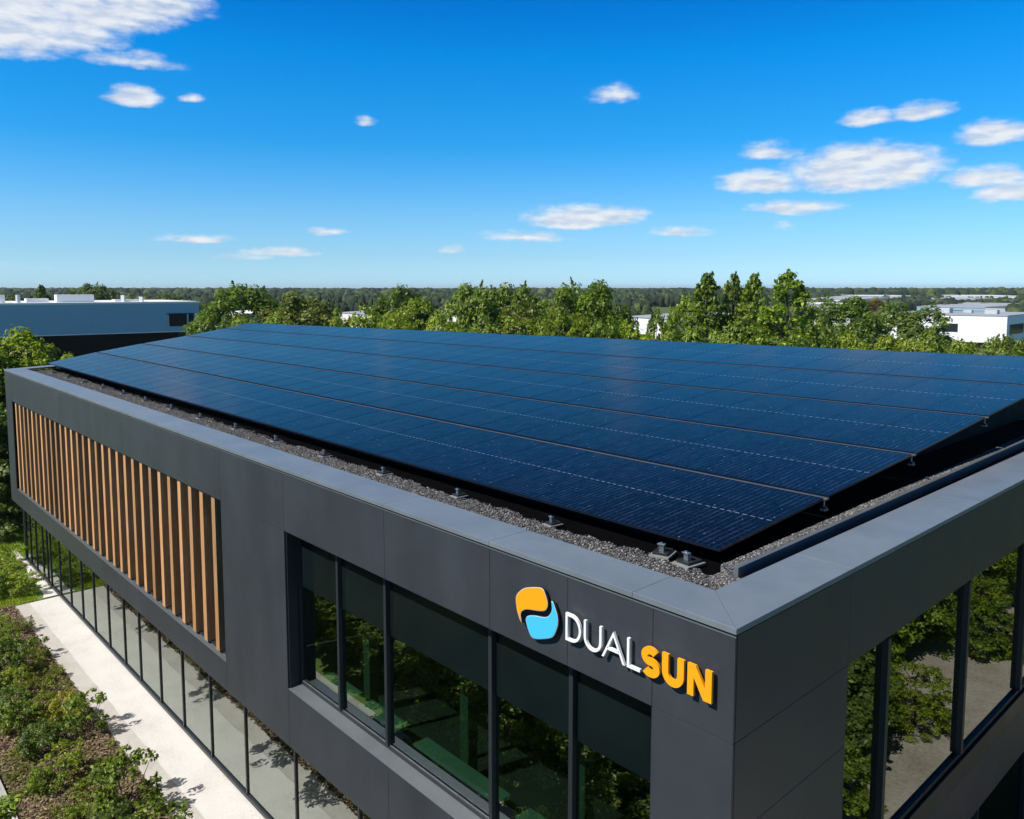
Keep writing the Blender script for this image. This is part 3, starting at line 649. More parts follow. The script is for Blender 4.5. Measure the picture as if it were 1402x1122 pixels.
# ------------------------------------------------------------------ solar panels: five rows of flat panels in one gentle rise
LP = [(-34.3, 1.56, 8.38), (-35.5, 3.79, 8.64), (-36.7, 6.15, 8.86), (-37.9, 8.79, 9.08), (-39.1, 11.23, 9.33), (-40.3, 13.34, 9.55)]
RP = [(-1.31, 1.72, 8.30), (-1.31, 4.51, 8.47), (-1.31, 7.74, 8.67), (-1.31, 11.49, 8.92), (-1.31, 15.72, 9.19), (-1.31, 20.91, 9.53)]
ROWN = ['front row', 'second row', 'middle row', 'fourth row', 'rearmost row']
NP = 30
def lerp(a, b, t): return np.array(a)*(1-t)+np.array(b)*t
for r in range(5):
    gap = .085 if r else 0; gap2 = .075
    for k in range(NP):
        t0, t1 = k/NP, (k+1)/NP
        def pt(t, s):
            A_0 = lerp(RP[r], LP[r], t); A_1 = lerp(RP[r+1], LP[r+1], t); d = A_1-A_0; Ln = np.linalg.norm(d)
            ss = (gap+(Ln-gap-gap2)*s)/Ln; return A_0+d*ss
        e = .00006
        a, b, c, d = pt(t0+e, 0), pt(t1-e, 0), pt(t1-e, 1), pt(t0+e, 1)      # right-front, left-front, left-back, right-back
        ctr = (a+b+c+d)/4; ctr[2] -= .035
        root = empty('solar_panel', ctr, 'dark blue solar panel, '+ORD[k]+' from the right end of the '+ROWN[r], 'solar panel', 'solar panels on the office roof')
        def ins(w0, w1):
            u = (b-a)/np.linalg.norm(b-a); v = (d-a)/np.linalg.norm(d-a); v2 = (c-b)/np.linalg.norm(c-b)
            return [a+u*w0+v*w0, b-u*w0+v2*w0, c-u*w0-v2*w0, d+u*w0-v*w0]
        up = np.array([0, 0, 1.0]); o4 = [a, b, c, d]; i4 = ins(.004, 0)
        mb = MB(); vs = [p-up*.038-ctr for p in o4]+[p-ctr for p in o4]+[p-ctr for p in i4]+[p-up*.03-ctr for p in i4]
        fs = []
        for i in range(4):
            j = (i+1) % 4
            fs += [(i, j, 4+j, 4+i)[::-1], (4+i, 4+j, 8+j, 8+i)[::-1], (8+i, 8+j, 12+j, 12+i)[::-1]]
        fs.append((0, 1, 2, 3)); mb.add(vs, fs); mb.build('frame', MT['pv_frame'], root)
        me = bpy.data.meshes.new('glass'); g4 = [p-up*.003-ctr for p in i4]
        me.from_pydata([tuple(map(float, q)) for q in g4], [], [(0, 3, 2, 1)]); me.materials.append(MT['pv'])
        uv = me.uv_layers.new(name='UVMap'); uvs = {0: (0, 0), 1: (1, 0), 2: (1, 1), 3: (0, 1)}
        for li, l in enumerate(me.loops): uv.data[li].uv = uvs[l.vertex_index]
        link('glass', me, root)
# aluminium rails that carry the rows, one under each joint
for r in range(1, 5):
    A_0, A_1 = np.array(RP[r]), np.array(LP[r]); A_0 = A_0+[.06, 0, 0]
    d = A_1-A_0; Ln = np.linalg.norm(d); u = d/Ln; w_ = np.array([u[1], -u[0], 0]); w_ /= np.linalg.norm(w_)
    if w_[1] < 0: w_ = -w_
    up = np.array([0, 0, 1.0]); p = A_0
    hx = [p+w_*-.070-up*.03, p+d+w_*-.070-up*.03, p+d+w_*.0-up*.03, p+w_*.0-up*.03]; hx += [q+up*.026 for q in hx]
    o = MB().hexa([hx[i] for i in (3, 2, 1, 0, 7, 6, 5, 4)]).build('panel_rail', MT['pv_rail'])
    tag(o, ['slim metal rail between the front and second panel rows', 'slim metal rail between the second and middle panel rows', 'slim metal rail between the middle and fourth panel rows', 'slim metal rail between the fourth and rearmost panel rows'][r-1], 'rail', 'rails between the panel rows')
# added black sheets that stand in for shade below the open array sides
def shade_sheet(p0, p1, z0, z1a, z1b, label, off):
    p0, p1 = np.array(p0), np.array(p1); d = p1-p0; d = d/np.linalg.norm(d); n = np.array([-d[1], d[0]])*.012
    o = MB().prism([tuple(p0), tuple(p1), tuple(p1+n), tuple(p0+n)], z0, [z1a, z1b, z1b, z1a]).build('gap_shade', MT['black']); tag(o, label, 'shade_sheet')
shade_sheet((-2.3, 2.18), (-34.9, 2.18), ZR-.02, 8.30, 8.40, 'long black sheet standing in for shade under the front panel row', 0)
shade_sheet((-2.3, 2.2), (-2.3, 20.0), ZR-.02, 8.30, 9.40, 'long black sheet standing in for shade under the right panel ends', 0)

# panel feet: paver, tray and clamp
def make_foot():
    t = empty('panel_mount', (0, 0, 0))
    MB().box(-.16, .16, -.16, .24, 0, .035).build('paver', MT['concrete'], t, bevel=.006)
    MB().box(-.12, .12, -.10, .20, .036, .075).build('tray', MT['dark_metal'], t, bevel=.004)
    b = MB().prism([(-.04, -.03), (.04, -.03), (.04, .05), (-.04, .05)], .076, .17)
    br = b.build('bracket', MT['silver'], t, bevel=.004)
    MB().box(-.06, .06, -.05, .02, .17, .19).build('clamp', MT['silver'], br, bevel=.003)
    MB().tube([(0, -.02, .19), (0, -.02, .21)], [.018, .016], 8).build('bolt', MT['silver'], br)
    return t
foot = make_foot(); first = True
fx = [-1.62] + [-3.97-2.2*i for i in range(14)]
for i, x in enumerate(fx):
    o = foot if first else copy_tree(foot); first = False
    o.scale = (.62, .62, .75) if i else (.85, .85, .9)
    o.location = (x, (1.48 if i == 0 else 1.40)+rnd.uniform(-.03, .03), ZR); o.rotation_euler.z = rnd.uniform(-.15, .15)
    tag(o, 'pale ballast block with metal clamp right under the near corner of the panels' if i == 0 else 'small concrete foot with metal clamp in the gravel, '+ORD[i]+' from the near corner', 'mount', 'feet under the front panel edge')
o2 = copy_tree(foot); o2.location = (-2.05, 1.52, ZR); o2.rotation_euler.z = .3
tag(o2, 'second pale ballast block beside the near corner of the panels, left of its twin', 'mount', 'feet under the front panel edge')
SN = ['where the front and second rows meet', 'where the second and middle rows meet', 'where the middle and fourth rows meet', 'where the fourth and rearmost rows meet']
for r in range(1, 5):
    o = copy_tree(foot); o.location = (RP[r][0]-.03, RP[r][1]+.02, RP[r][2]-.22); o.scale = (.26, .26, .85)
    tag(o, 'metal clamp sticking out at the right panel edge '+SN[r-1], 'mount', 'clamps at the right panel edge')

# ------------------------------------------------------------------ foliage
def quads_from(pos, nrm, size, asp=1.6):
    n = len(pos); a = np.cross(nrm, rg.normal(size=(n, 3))); a /= np.linalg.norm(a, axis=1, keepdims=True)+1e-9; b = np.cross(nrm, a)
    s = (size*rg.uniform(.6, 1.35, n))[:, None]
    v = np.stack([pos-a*s*asp*.5, pos+b*s*.42-a*s*.05+nrm*s*.08, pos+a*s*asp*.5, pos-b*s*.42-a*s*.05+nrm*s*.08], 1)
    return v.reshape(-1, 3)
def crown(name, seed, H_=10, R_=4, z0=1.6, nclump=70, per=110, leaf_s=.22, cr=.95, prof='round', shoots=90, mat=None):
    global rg
    rg = np.random.default_rng(seed); cs = []
    while len(cs) < nclump:
        t = rg.uniform(0, 1); a = rg.uniform(0, 2*math.pi)
        if prof == 'round': pr = math.sqrt(max(0, 1-abs(2*t-1)**3.2))*(1-.08*t)
        elif prof == 'cone': pr = (1-t)**.62*min(1, t*5+.3)
        elif prof == 'multi': pr = math.sqrt(max(0, 1-abs(2*t-1)**2.8))*(.88+.2*math.sin(3*a+seed))
        elif prof == 'bush': pr = math.sqrt(max(0, 1-t**9))
        r = R_*pr*rg.uniform(.45, .95)**.6
        zz = z0+(H_-z0-cr*.7)*t*(1+ (.06*math.sin(2*a+seed) if prof != 'cone' else 0))
        cs.append((r*math.cos(a), r*math.sin(a), zz, cr*rg.uniform(.6, 1.15)*(1 if prof != 'cone' else (.55+.6*(1-t)))))
    cs = np.array(cs); V = []
    for c in cs:
        n = int(per*(c[3]/cr)**2); d = rg.normal(size=(n, 3)); d /= np.linalg.norm(d, axis=1, keepdims=True); d[:, 2] = np.where(d[:, 2] < -.3, -d[:, 2]*.5, d[:, 2])
        lump = 1+.25*np.sin(d[:, 0]*5+c[0])*np.sin(d[:, 1]*5+c[1]*2)
        p = c[:3]+d*(c[3]*lump*rg.uniform(.55, 1.05, n)**.5)[:, None]*np.array([1, 1, .8])
        nr = d*.9+rg.normal(size=(n, 3))*.45+np.array([-.1, -.25, .75]); nr /= np.linalg.norm(nr, axis=1, keepdims=True)
        V.append(quads_from(p, nr, leaf_s))
    for k in range(shoots):
        c = cs[rg.integers(len(cs))]; o = np.array([c[0], c[1], 0]); o /= (np.linalg.norm(o)+.5)
        dr = o*.7+np.array([0, 0, rg.uniform(.3, 1.0)])+rg.normal(size=3)*.35; dr /= np.linalg.norm(dr); Ls = c[3]*rg.uniform(.9, 1.45); m = int(22*Ls/cr)
        t = rg.uniform(.4, 1, m)**.8; p = c[:3]+dr*(t*Ls)[:, None]+rg.normal(size=(m, 3))*(.13*c[3]*(1.25-t))[:, None]
        nr = rg.normal(size=(m, 3))+np.array([0, 0, .4]); nr /= np.linalg.norm(nr, axis=1, keepdims=True); V.append(quads_from(p, nr, leaf_s*.9))
    me = np_mesh(name, np.concatenate(V), 4, mat or MT['leaf_mid'])
    return me, cs
def trunk_mesh(cs, H_, z0, r0, nl=8, seed=1):
    r = random.Random(seed); mb = MB(); top = z0+(H_-z0)*.62
    mb.tube([(0, 0, -.05), (.06, .03, z0*.6), (r.uniform(-.2, .2), r.uniform(-.2, .2), z0+(H_-z0)*.3), (r.uniform(-.3, .3), r.uniform(-.3, .3), top)], [r0*1.25, r0, r0*.7, r0*.25], 8)
    for c in r.sample(list(map(tuple, cs)), min(nl, len(cs))):
        z = min(top, max(z0*.6, c[2]-abs(c[0])-abs(c[1])*.6)); mb.tube([(0, 0, z), (c[0]*.45, c[1]*.45, (z+c[2])/2+.2), (c[0], c[1], c[2])], [r0*.45, r0*.28, r0*.06], 5)
    return mb
PROT = {}
def proto(key, **kw):
    me, cs = crown('crown', mat=MT['leaf_mid'], **kw)
    H_ = float(np.max(cs[:, 2]+.75*cs[:, 3])); ht = cs[cs[:, 2] > kw.get('H_', 10)*.5]; R_ = float(np.percentile(np.hypot(ht[:, 0], ht[:, 1])+.6*ht[:, 3], 92)); tm = trunk_mesh(cs, H_, kw.get('z0', 1.6), H_*.022, 9, kw['seed'])
    tme = bpy.data.meshes.new('trunk'); tme.from_pydata(tm.v, [], tm.f); tme.materials.append(MT['bark']); tme.update()
    PROT[key] = (me, tme, H_, R_)
proto('round_a', seed=3, nclump=210, per=130, cr=.8, shoots=60, leaf_s=.19); proto('round_b', seed=8, prof='multi', nclump=210, per=130, cr=.75, shoots=60, leaf_s=.19)
proto('multi', seed=15, prof='multi', nclump=200, per=130, cr=.8, shoots=110, leaf_s=.19)
proto('cone', seed=21, prof='cone', R_=3.0, nclump=190, per=130, cr=.6, shoots=190, leaf_s=.16); proto('cone_b', seed=29, prof='cone', R_=3.0, nclump=170, per=130, cr=.6, shoots=190, leaf_s=.16)
proto('bush', seed=33, prof='bush', z0=.3, nclump=170, per=120, cr=.7, shoots=120, leaf_s=.18); proto('bush_b', seed=40, prof='bush', z0=.3, nclump=160, per=120, cr=.7, shoots=130, leaf_s=.18)
MATCOPY = {}
def mesh_with(me, mat):
    k = (me.name, mat)
    if k not in MATCOPY:
        m2 = me.copy(); m2.materials.clear(); m2.materials.append(MT[mat]); MATCOPY[k] = m2
    return MATCOPY[k]
def tree(key, loc, wid, hgt, mat, label, group=None, name='tree', cat='tree', rz=None):
    cm, tm, H_, R_ = PROT[key]
    t = empty(name, loc, label, cat, group, rz if rz is not None else rnd.uniform(0, 6.28)); sx = wid/(2*R_); t.scale = (sx, sx, hgt/H_)
    link('crown', mesh_with(cm, mat), t); link('trunk', tm, t); return t
def behind(x, D, wpx):
    k = (x-701)/FPX; y1 = BACK+.0; sl = (BACK-BL_Y)/40.0        # rear wall: y = BACK + sl*x
    px_, py_ = Fv[0]+Rv[0]*k, Fv[1]+Rv[1]*k; dw = (BACK-CAM[1]+sl*CAM[0])/(py_-sl*px_)
    return max(D, (dw+2.5)/(1-.55*wpx/FPX))
def ptree(key, x, ytop, wpx, D, mat, label, **k):
    if x > 280: D = behind(x, D, wpx)
    wpx *= 1.16 if key[:4] == 'cone' else 1.36
    return tree(key, at(x, D), wpx*D/FPX, ztop(ytop, D), mat, label, **k)
g1 = 'tall trees behind the solar panels'; g2 = 'lime green bushes behind the solar panels'
ptree('round_a', 330, 388, 104, 62, 'leaf_dark', 'big dark green round tree just right of the long pale building', group=g1)
ptree('round_b', 418, 399, 112, 58, 'leaf_olive', 'broad olive green tree right of the big dark round tree', group=g1)
ptree('round_b', 545, 390, 80, 78, 'leaf_dark', 'dark rounded tree with a bumpy top above the lime bushes left of centre', group=g1)
ptree('round_a', 572, 404, 70, 84, 'leaf_dark', 'lower dark tree leaning on the right of the bumpy topped dark tree', group=g1)
ptree('multi', 648, 386, 84, 60, 'leaf_mid', 'left one of two joined mid green trees behind the middle of the panels', group=g1)
ptree('multi', 700, 386, 80, 62, 'leaf_mid', 'right one of two joined mid green trees behind the middle of the panels', group=g1, rz=2)
ptree('round_b', 742, 404, 60, 70, 'leaf_mid', 'smaller rounded tree in the dip left of the tall central tree', group=g1)
ptree('multi', 806, 382, 92, 54, 'leaf_mid', 'tall leafy tree standing alone right of the picture centre', group=g1, rz=4)
ptree('round_a', 842, 414, 54, 58, 'leaf_dark', 'dark lower tree at the right foot of the tall central tree', group=g1)
ptree('cone', 966, 376, 66, 50, 'leaf_mid', 'leftmost of four tall pointed trees close together', group=g1)
ptree('cone_b', 1001, 375, 54, 51, 'leaf_mid', 'second from left of four tall pointed trees close together', group=g1)
ptree('cone', 1030, 377, 56, 50, 'leaf_mid', 'third from left of four tall pointed trees close together', group=g1, rz=3)
ptree('cone_b', 1078, 372, 84, 48, 'leaf_mid', 'tallest and rightmost of four tall pointed trees close together', group=g1)
ptree('round_b', 935, 402, 62, 56, 'leaf_mid', 'bushy tree at the left foot of the four pointed trees', group=g1)
ptree('round_b', 1114, 412, 50, 54, 'leaf_mid', 'small loose tree at the right foot of the tallest pointed tree', group=g1)
ptree('round_a', 1158, 404, 82, 62, 'leaf_dark', 'dark green domed tree right of the four pointed trees', group=g1)
ptree('round_a', 1240, 414, 96, 66, 'leaf_dark', 'dark green spreading tree in front of the white building with windows', group=g1, rz=1)
for x, y, w_, D, mt, lb in [
    (366, 434, 60, 46, 'leaf_lime', 'lime bush at the foot of the broad olive tree'), (472, 430, 56, 50, 'leaf_lime', 'lime bush right of the broad olive tree'),
    (518, 424, 62, 50, 'leaf_lime', 'lime bush below the bumpy topped dark tree'), (562, 416, 58, 54, 'leaf_lime', 'tall lime bush under the lower dark tree'),
    (604, 434, 54, 48, 'leaf_lime', 'lime bush left of the two joined trees'), (644, 440, 66, 46, 'leaf_mid', 'mid green bush under the left joined tree'),
    (690, 440, 62, 46, 'leaf_lime', 'lime bush under the right joined tree'), (730, 416, 72, 50, 'leaf_olive', 'olive bush between the joined trees and the tall central tree'),
    (768, 428, 66, 46, 'leaf_lime', 'lime bush touching the left of the tall central tree'), (842, 440, 50, 44, 'leaf_mid', 'small green bush right of the tall central tree trunk'),
    (878, 447, 76, 44, 'leaf_lime', 'low lime bush in front of the low white roof'), (898, 430, 34, 47, 'leaf_mid', 'narrow upright bush in front of the low white roof'),
    (930, 446, 60, 42, 'leaf_mid', 'green bush under the leftmost pointed tree'), (985, 446, 66, 40, 'leaf_mid', 'green bush under the middle pointed trees'),
    (1050, 452, 70, 40, 'leaf_mid', 'green bush under the tallest pointed tree'), (1112, 450, 60, 42, 'leaf_mid', 'green bush between the pointed trees and the domed tree'),
    (1170, 462, 60, 42, 'leaf_lime', 'low lime bush under the domed tree'), (1252, 458, 66, 42, 'leaf_lime', 'lime bush under the spreading dark tree'),
    (1212, 466, 50, 44, 'leaf_lime', 'low lime bush between the domed and spreading trees'), (1300, 472, 50, 44, 'leaf_lime', 'low lime bush left of the white building corner'),
    (1345, 468, 48, 50, 'leaf_mid', 'low green bush under the white building corner'), (1385, 466, 46, 50, 'leaf_mid', 'low green bush at the right picture edge'),
    (1430, 464, 50, 50, 'leaf_mid', 'low green bush just beyond the right picture edge'), (300, 436, 50, 52, 'leaf_mid', 'low bush between the pale building and the dark round tree')]:
    ptree('bush' if rnd.random() < .5 else 'bush_b', x, y-8, w_*1.45, D, mt, lb, group=g2, name='bush', cat='bush')
# left: trees beside the building
g3 = 'leafy trees beside the left end of the building'
ptree('multi', 14, 447, 120, 44, 'leaf_lime', 'light green leafy tree rising behind the left end of the roof', group=g3)
ptree('bush_b', 66, 476, 70, 43, 'leaf_lime', 'bright leafy tree top peeping over the left roof corner', group=g3)
ptree('round_a', -60, 470, 150, 40, 'leaf_mid', 'leafy tree cut off by the left picture edge', group=g3)
tree('bush', (-39.2, 1.6, 0), 5.0, 6.6, 'leaf_dark', 'dark shaded tree close to the left wall of the building', g3)
tree('bush_b', (-41.5, -1.2, 0), 4.6, 4.6, 'leaf_dark', 'low dark tree on the lawn left of the building', g3)
tree('bush', (-45, .5, 0), 6.0, 6.0, 'leaf_dark', 'dark tree further out on the lawn at the left', g3)
# far left skyline trees over the pale building
g4 = 'skyline trees beyond the long pale building'
for x, y, w_, k, lb in [(62, 391, 24, 'cone', 'small pine like tree alone on the skyline far left'), (104, 396, 30, 'round_b', 'dark tree on the skyline left of the wide pine'),
        (130, 387, 42, 'multi', 'wide dark pine on the skyline above the roof box'), (157, 396, 20, 'cone_b', 'narrow dark tree on the skyline right of the wide pine'),
        (10, 402, 60, 'round_a', 'rounded dark tree on the skyline at the left picture edge'), (240, 402, 60, 'round_b', 'low dark tree on the skyline above the dark window')]:
    ptree(k, x, y, w_, 140, 'leaf_dark', lb, group=g4)
ptree('round_b', 1193, 410, 30, 230, 'leaf_autumn', 'rusty brown tree among the far warehouses', group='trees among the warehouses')

# trees seen only in the glass of the two facades
g5 = 'trees mirrored in the front windows'
k = 0
for x in np.arange(-34, 2, 3.3):
    for row in (0, 1):
        y = -11.5-row*5+rnd.uniform(-1, 1)
        tree(('bush', 'bush_b', 'multi', 'round_a')[k % 4], (x+rnd.uniform(-1, 1)+row*1.6, y, 0), rnd.uniform(4.2, 5.4), rnd.uniform(5.2, 6.4)+row*3.0, ('leaf_dark', 'leaf_mid')[k % 3 == 1], 'leafy green tree mirrored in the front windows, '+ORD[int(round((x+34)/3.3))]+' from the left in the '+('near', 'far')[row]+' row', g5); k += 1
for x in np.arange(-30, 3.2, 1.9):
    for row in (0, 1):
        low = x < -14
        tree(('bush', 'bush_b')[k % 2], (x+row+rnd.uniform(-.4, .4), (-5.9 if not low else -6.6)-row*2.6+rnd.uniform(-.3, .3), 0), rnd.uniform(2.9, 3.5), (1.7 if low else rnd.uniform(2.8, 3.4))+row*1.2, ('leaf_mid', 'leaf_dark', 'leaf_mid', 'leaf_lime')[k % 4], 'green hedge bush mirrored low in the front windows, '+ORD[int(round((x+30)/1.9))]+' from the left, '+('near', 'far')[row]+' line', 'hedge mirrored in the front windows', name='bush', cat='bush'); k += 1
g6 = 'trees mirrored in the right windows'
k6 = 0
for (x, y, w_, h_, mt) in sorted([(3.0, 8.6, 2.4, 2.4, 'leaf_mid'), (4.0, 11.2, 3.0, 3.2, 'leaf_dark'), (5.4, 14, 3.4, 3.8, 'leaf_mid'), (3.4, 14.6, 1.8, 1.8, 'leaf_lime'), (5.6, 18, 3.4, 4.0, 'leaf_mid'), (2.6, 21.5, 1.8, 1.4, 'leaf_lime'), (4.2, 20.6, 2.6, 2.6, 'leaf_mid'), (5.4, 23, 3.4, 4, 'leaf_lime'), (3.8, 26, 3, 3.4, 'leaf_mid'), (5.5, 28, 3.6, 4.6, 'leaf_lime'), (7.5, 12, 4, 6, 'leaf_mid'), (8.6, 17, 4.6, 7, 'leaf_dark'), (8.0, 22, 4.6, 6.5, 'leaf_mid'), (9.6, 27, 5, 8, 'leaf_dark'), (3.2, 33, 5, 7, 'leaf_dark'), (8, 35, 6, 9, 'leaf_dark'),
        (2.2, 40, 6, 9, 'leaf_dark'), (13, 22, 6, 9, 'leaf_dark'), (13, 14, 5, 8, 'leaf_dark'), (13, 32, 6, 10, 'leaf_dark')], key=lambda q: q[1]):
    tree(('bush', 'bush_b', 'multi')[k % 3], (x, y, 0), w_, h_, mt, 'leafy tree mirrored in the right windows, '+ORD[k6]+' going away from the corner', g6); k += 1; k6 += 1

# ------------------------------------------------------------------ shrubs of the planting bed
def shrub_proto(key, seed, R_, H_, n, per, ls, cr, shoots):
    me, cs = crown('foliage', seed, H_=H_, R_=R_, z0=.08, nclump=n, per=per, leaf_s=ls, cr=cr, prof='bush', shoots=shoots)
    mb = MB(); r = random.Random(seed)
    for c in r.sample(list(map(tuple, cs)), 9): mb.tube([(c[0]*.1, c[1]*.1, -.02), (c[0]*.6, c[1]*.6, c[2]*.55), (c[0], c[1], c[2])], [.014, .009, .003], 5)
    tme = bpy.data.meshes.new('stems'); tme.from_pydata(mb.v, [], mb.f); tme.materials.append(MT['bark']); SP[key] = (me, tme, R_, H_)
SP = {}
shrub_proto('open', 51, .5, 1.0, 34, 60, .046, .14, 70); shrub_proto('dense', 57, .5, .8, 44, 80, .038, .13, 30); shrub_proto('fine', 63, .5, .6, 40, 80, .028, .12, 50)
def shrub(key, x, y, w_, h_, mat, label, name='shrub', group='shrubs in the planting bed'):
    fm, sm_, R_, H_ = SP[key]; t = empty(name, (x, y, 0), label, 'shrub', group, rnd.uniform(0, 6.28)); s = w_/(2*R_*1.1); t.scale = (s, s, h_/H_)
    link('foliage', mesh_with(fm, mat), t); link('stems', sm_, t); return t
def gp(x, y):   # ground point seen at a pixel of the photograph (used once, to read off planting positions)
    d = Fv+Rv*(x-701)/FPX-Uv*(y-494)/FPX; t = -CAM[2]/d[2]; return (CAM+d*t)[:2]
SH = [(('open'), (175, 1108), 1.5, 1.35, 'leaf_mid', 'large bright green shrub overhanging the pale path at the bottom'),
      ('open', (120, 1002), 1.15, 1.1, 'leaf_mid', 'green shrub with stray twigs over the pale path, behind the large one'),
      ('dense', (90, 988), .95, .8, 'leaf_yellow', 'yellow green shrub leaning against the green one with stray twigs'),
      ('fine', (128, 1100), .55, .35, 'leaf_red', 'small reddish shrub left of the large bright green one'),
      ('dense', (52, 1030), 1.0, .7, 'leaf_dark', 'dark green shrub in the left half of the bed, nearest the kerb bend'),
      ('fine', (66, 1080), .9, .55, 'leaf_mid', 'low green shrub in the left half of the bed near the bottom'),
      ('fine', (118, 1122), .8, .5, 'leaf_mid', 'fine leaved shrub at the bottom between kerb and large shrub'),
      ('dense', (16, 985), 1.0, .9, 'leaf_dark', 'dark shrub at the left picture edge beside the mulch'),
      ('open', (10, 930), 1.2, 1.1, 'leaf_dark', 'tall dark shrub at the left picture edge'),
      ('fine', (45, 955), .8, .6, 'leaf_olive', 'olive shrub between two dark ones on the mulch'),
      ('fine', (38, 915), .9, .6, 'leaf_olive', 'yellowish shrub beside the pale path edge, upper bed'),
      ('dense', (8, 890), 1.0, .8, 'leaf_mid', 'green shrub at the upper end of the brown bed'),
      ('dense', (30, 812), 1.5, .8, 'leaf_lime', 'lime shrub beside the narrow far part of the path'),
      ('dense', (8, 800), 1.5, .9, 'leaf_lime', 'lime shrub at the left picture edge by the far path'),
      ('open', (12, 775), 1.5, .9, 'leaf_lime', 'upper lime shrub next to the grass'),
      ('dense', (-25, 820), 1.8, 1.0, 'leaf_mid', 'green shrub cut off by the left edge by the far path'),
      ('fine', (30, 865), .8, .5, 'leaf_olive', 'small olive shrub at the joint of the path'),
      ('fine', (75, 930), .6, .4, 'leaf_lime', 'small lime shrub at the path edge above the yellow one'),
      ('dense', (-30, 950), 1.0, .9, 'leaf_mid', 'green shrub cut off by the left edge beside the bed'),
      ('open', (215, 1180), 1.4, 1.2, 'leaf_mid', 'green shrub just below the picture edge by the path'),
      ('open', (88, 1062), .9, .8, 'leaf_lime', 'bright lime shrub left of the large green one'),
      ('dense', (60, 978), .8, .6, 'leaf_lime', 'round lime shrub left of the yellow green shrub'),
      ('open', (28, 1005), 1.0, .9, 'leaf_mid', 'leafy green shrub between dark ones, middle of the bed'),
      ('fine', (66, 1010), .8, .5, 'leaf_mid', 'low feathery green shrub on the wood chips'),
      ('dense', (22, 945), .9, .7, 'leaf_lime', 'lime green shrub in the upper bed by the left edge'),
      ('open', (52, 900), .8, .7, 'leaf_mid', 'green shrub near the path edge in the upper bed'),
      ('fine', (150, 1060), .6, .4, 'leaf_olive', 'tiny olive shrub behind the large green one'),
      ('dense', (150, 1170), 1.2, .9, 'leaf_dark', 'dark shrub just below the picture edge in the bed')]
for k_, (px, py), w_, h_, mt, lb in SH:
    g = gp(px, py); shrub(k_, g[0], g[1], w_, h_, mt, lb)
x = -12.0
while x < 6:
    shrub(('open', 'dense', 'fine')[int(x*7) % 3], x, -2.3+rnd.uniform(-.9, .8), rnd.uniform(.9, 1.5), rnd.uniform(.6, 1.2), ('leaf_mid', 'leaf_dark', 'leaf_lime')[int(x*5) % 3], 'green shrub mirrored in the ground floor glass, '+ORD[int(round((x+12)/.9))]+' from the left'); x += .9
# ground cover: leaf litter and low weeds in the bed, grass tufts
def bits(name, n, xr, yr, size, mat, zr, up=.4, clusters=0):
    p = np.stack([rg.uniform(*xr, n), rg.uniform(*yr, n), rg.uniform(*zr, n)], 1)
    if clusters:
        c = np.stack([rg.uniform(*xr, clusters), rg.uniform(*yr, clusters)], 1); i = rg.integers(clusters, size=n); r = np.abs(rg.normal(size=n))*.22; a = rg.uniform(0, 6.28, n)
        p[:, 0] = c[i, 0]+r*np.cos(a); p[:, 1] = np.clip(c[i, 1]+r*np.sin(a), yr[0], yr[1]); p[:, 2] = zr[0]+(zr[1]-zr[0])*np.exp(-r*3)*rg.uniform(.2, 1, n)
    nr = rg.normal(size=(n, 3)); nr[:, 2] = np.abs(nr[:, 2])+up; nr /= np.linalg.norm(nr, axis=1, keepdims=True)
    return np_mesh(name, quads_from(p, nr, size), 4, mat)
rg = np.random.default_rng(5)
MT['litter'] = leaf('wood_chips', [(0, (.05, .03, .02)), (.4, (.16, .10, .065)), (.8, (.30, .21, .15)), (1, (.42, .33, .26))], .05, .9)
tag(link('wood_chips', bits('wood_chips', 42000, (-29, -9), (-3.6, -1.08), .055, MT['litter'], (.005, .04), 1.5)), kind='stuff')
tag(link('ground_cover', bits('ground_cover', 9000, (-29.5, -9), (-3.5, -1.5), .042, MT['leaf_lime'], (.02, .18), .3, 70)), kind='stuff')
tag(link('ground_cover_olive', bits('ground_cover_olive', 9000, (-29.5, -9), (-3.5, -1.2), .04, MT['leaf_olive'], (.02, .14), .3, 80)), kind='stuff')
def blades(n, poly_x, fy0, fy1, h, mat):
    x = rg.uniform(*poly_x, n); y = fy0(x)+(fy1(x)-fy0(x))*rg.uniform(0, 1, n); a = rg.uniform(0, 6.28, n); w_ = .012; hh = h*rg.uniform(.5, 1.3, n)
    b0 = np.stack([x-w_*np.cos(a), y-w_*np.sin(a), np.zeros(n)], 1); b1 = np.stack([x+w_*np.cos(a), y+w_*np.sin(a), np.zeros(n)], 1)
    t = np.stack([x+rg.normal(size=n)*.03, y+rg.normal(size=n)*.03, hh], 1); return np_mesh('grass', np.stack([b0, b1, t], 1).reshape(-1, 3), 3, mat)
tag(link('grass', blades(60000, (-48, -29), lambda x: np.full_like(x, -3.5), lambda x: np.where(x < -35, 4.5, -.3), .09, MT['leaf_lime'])), kind='stuff')

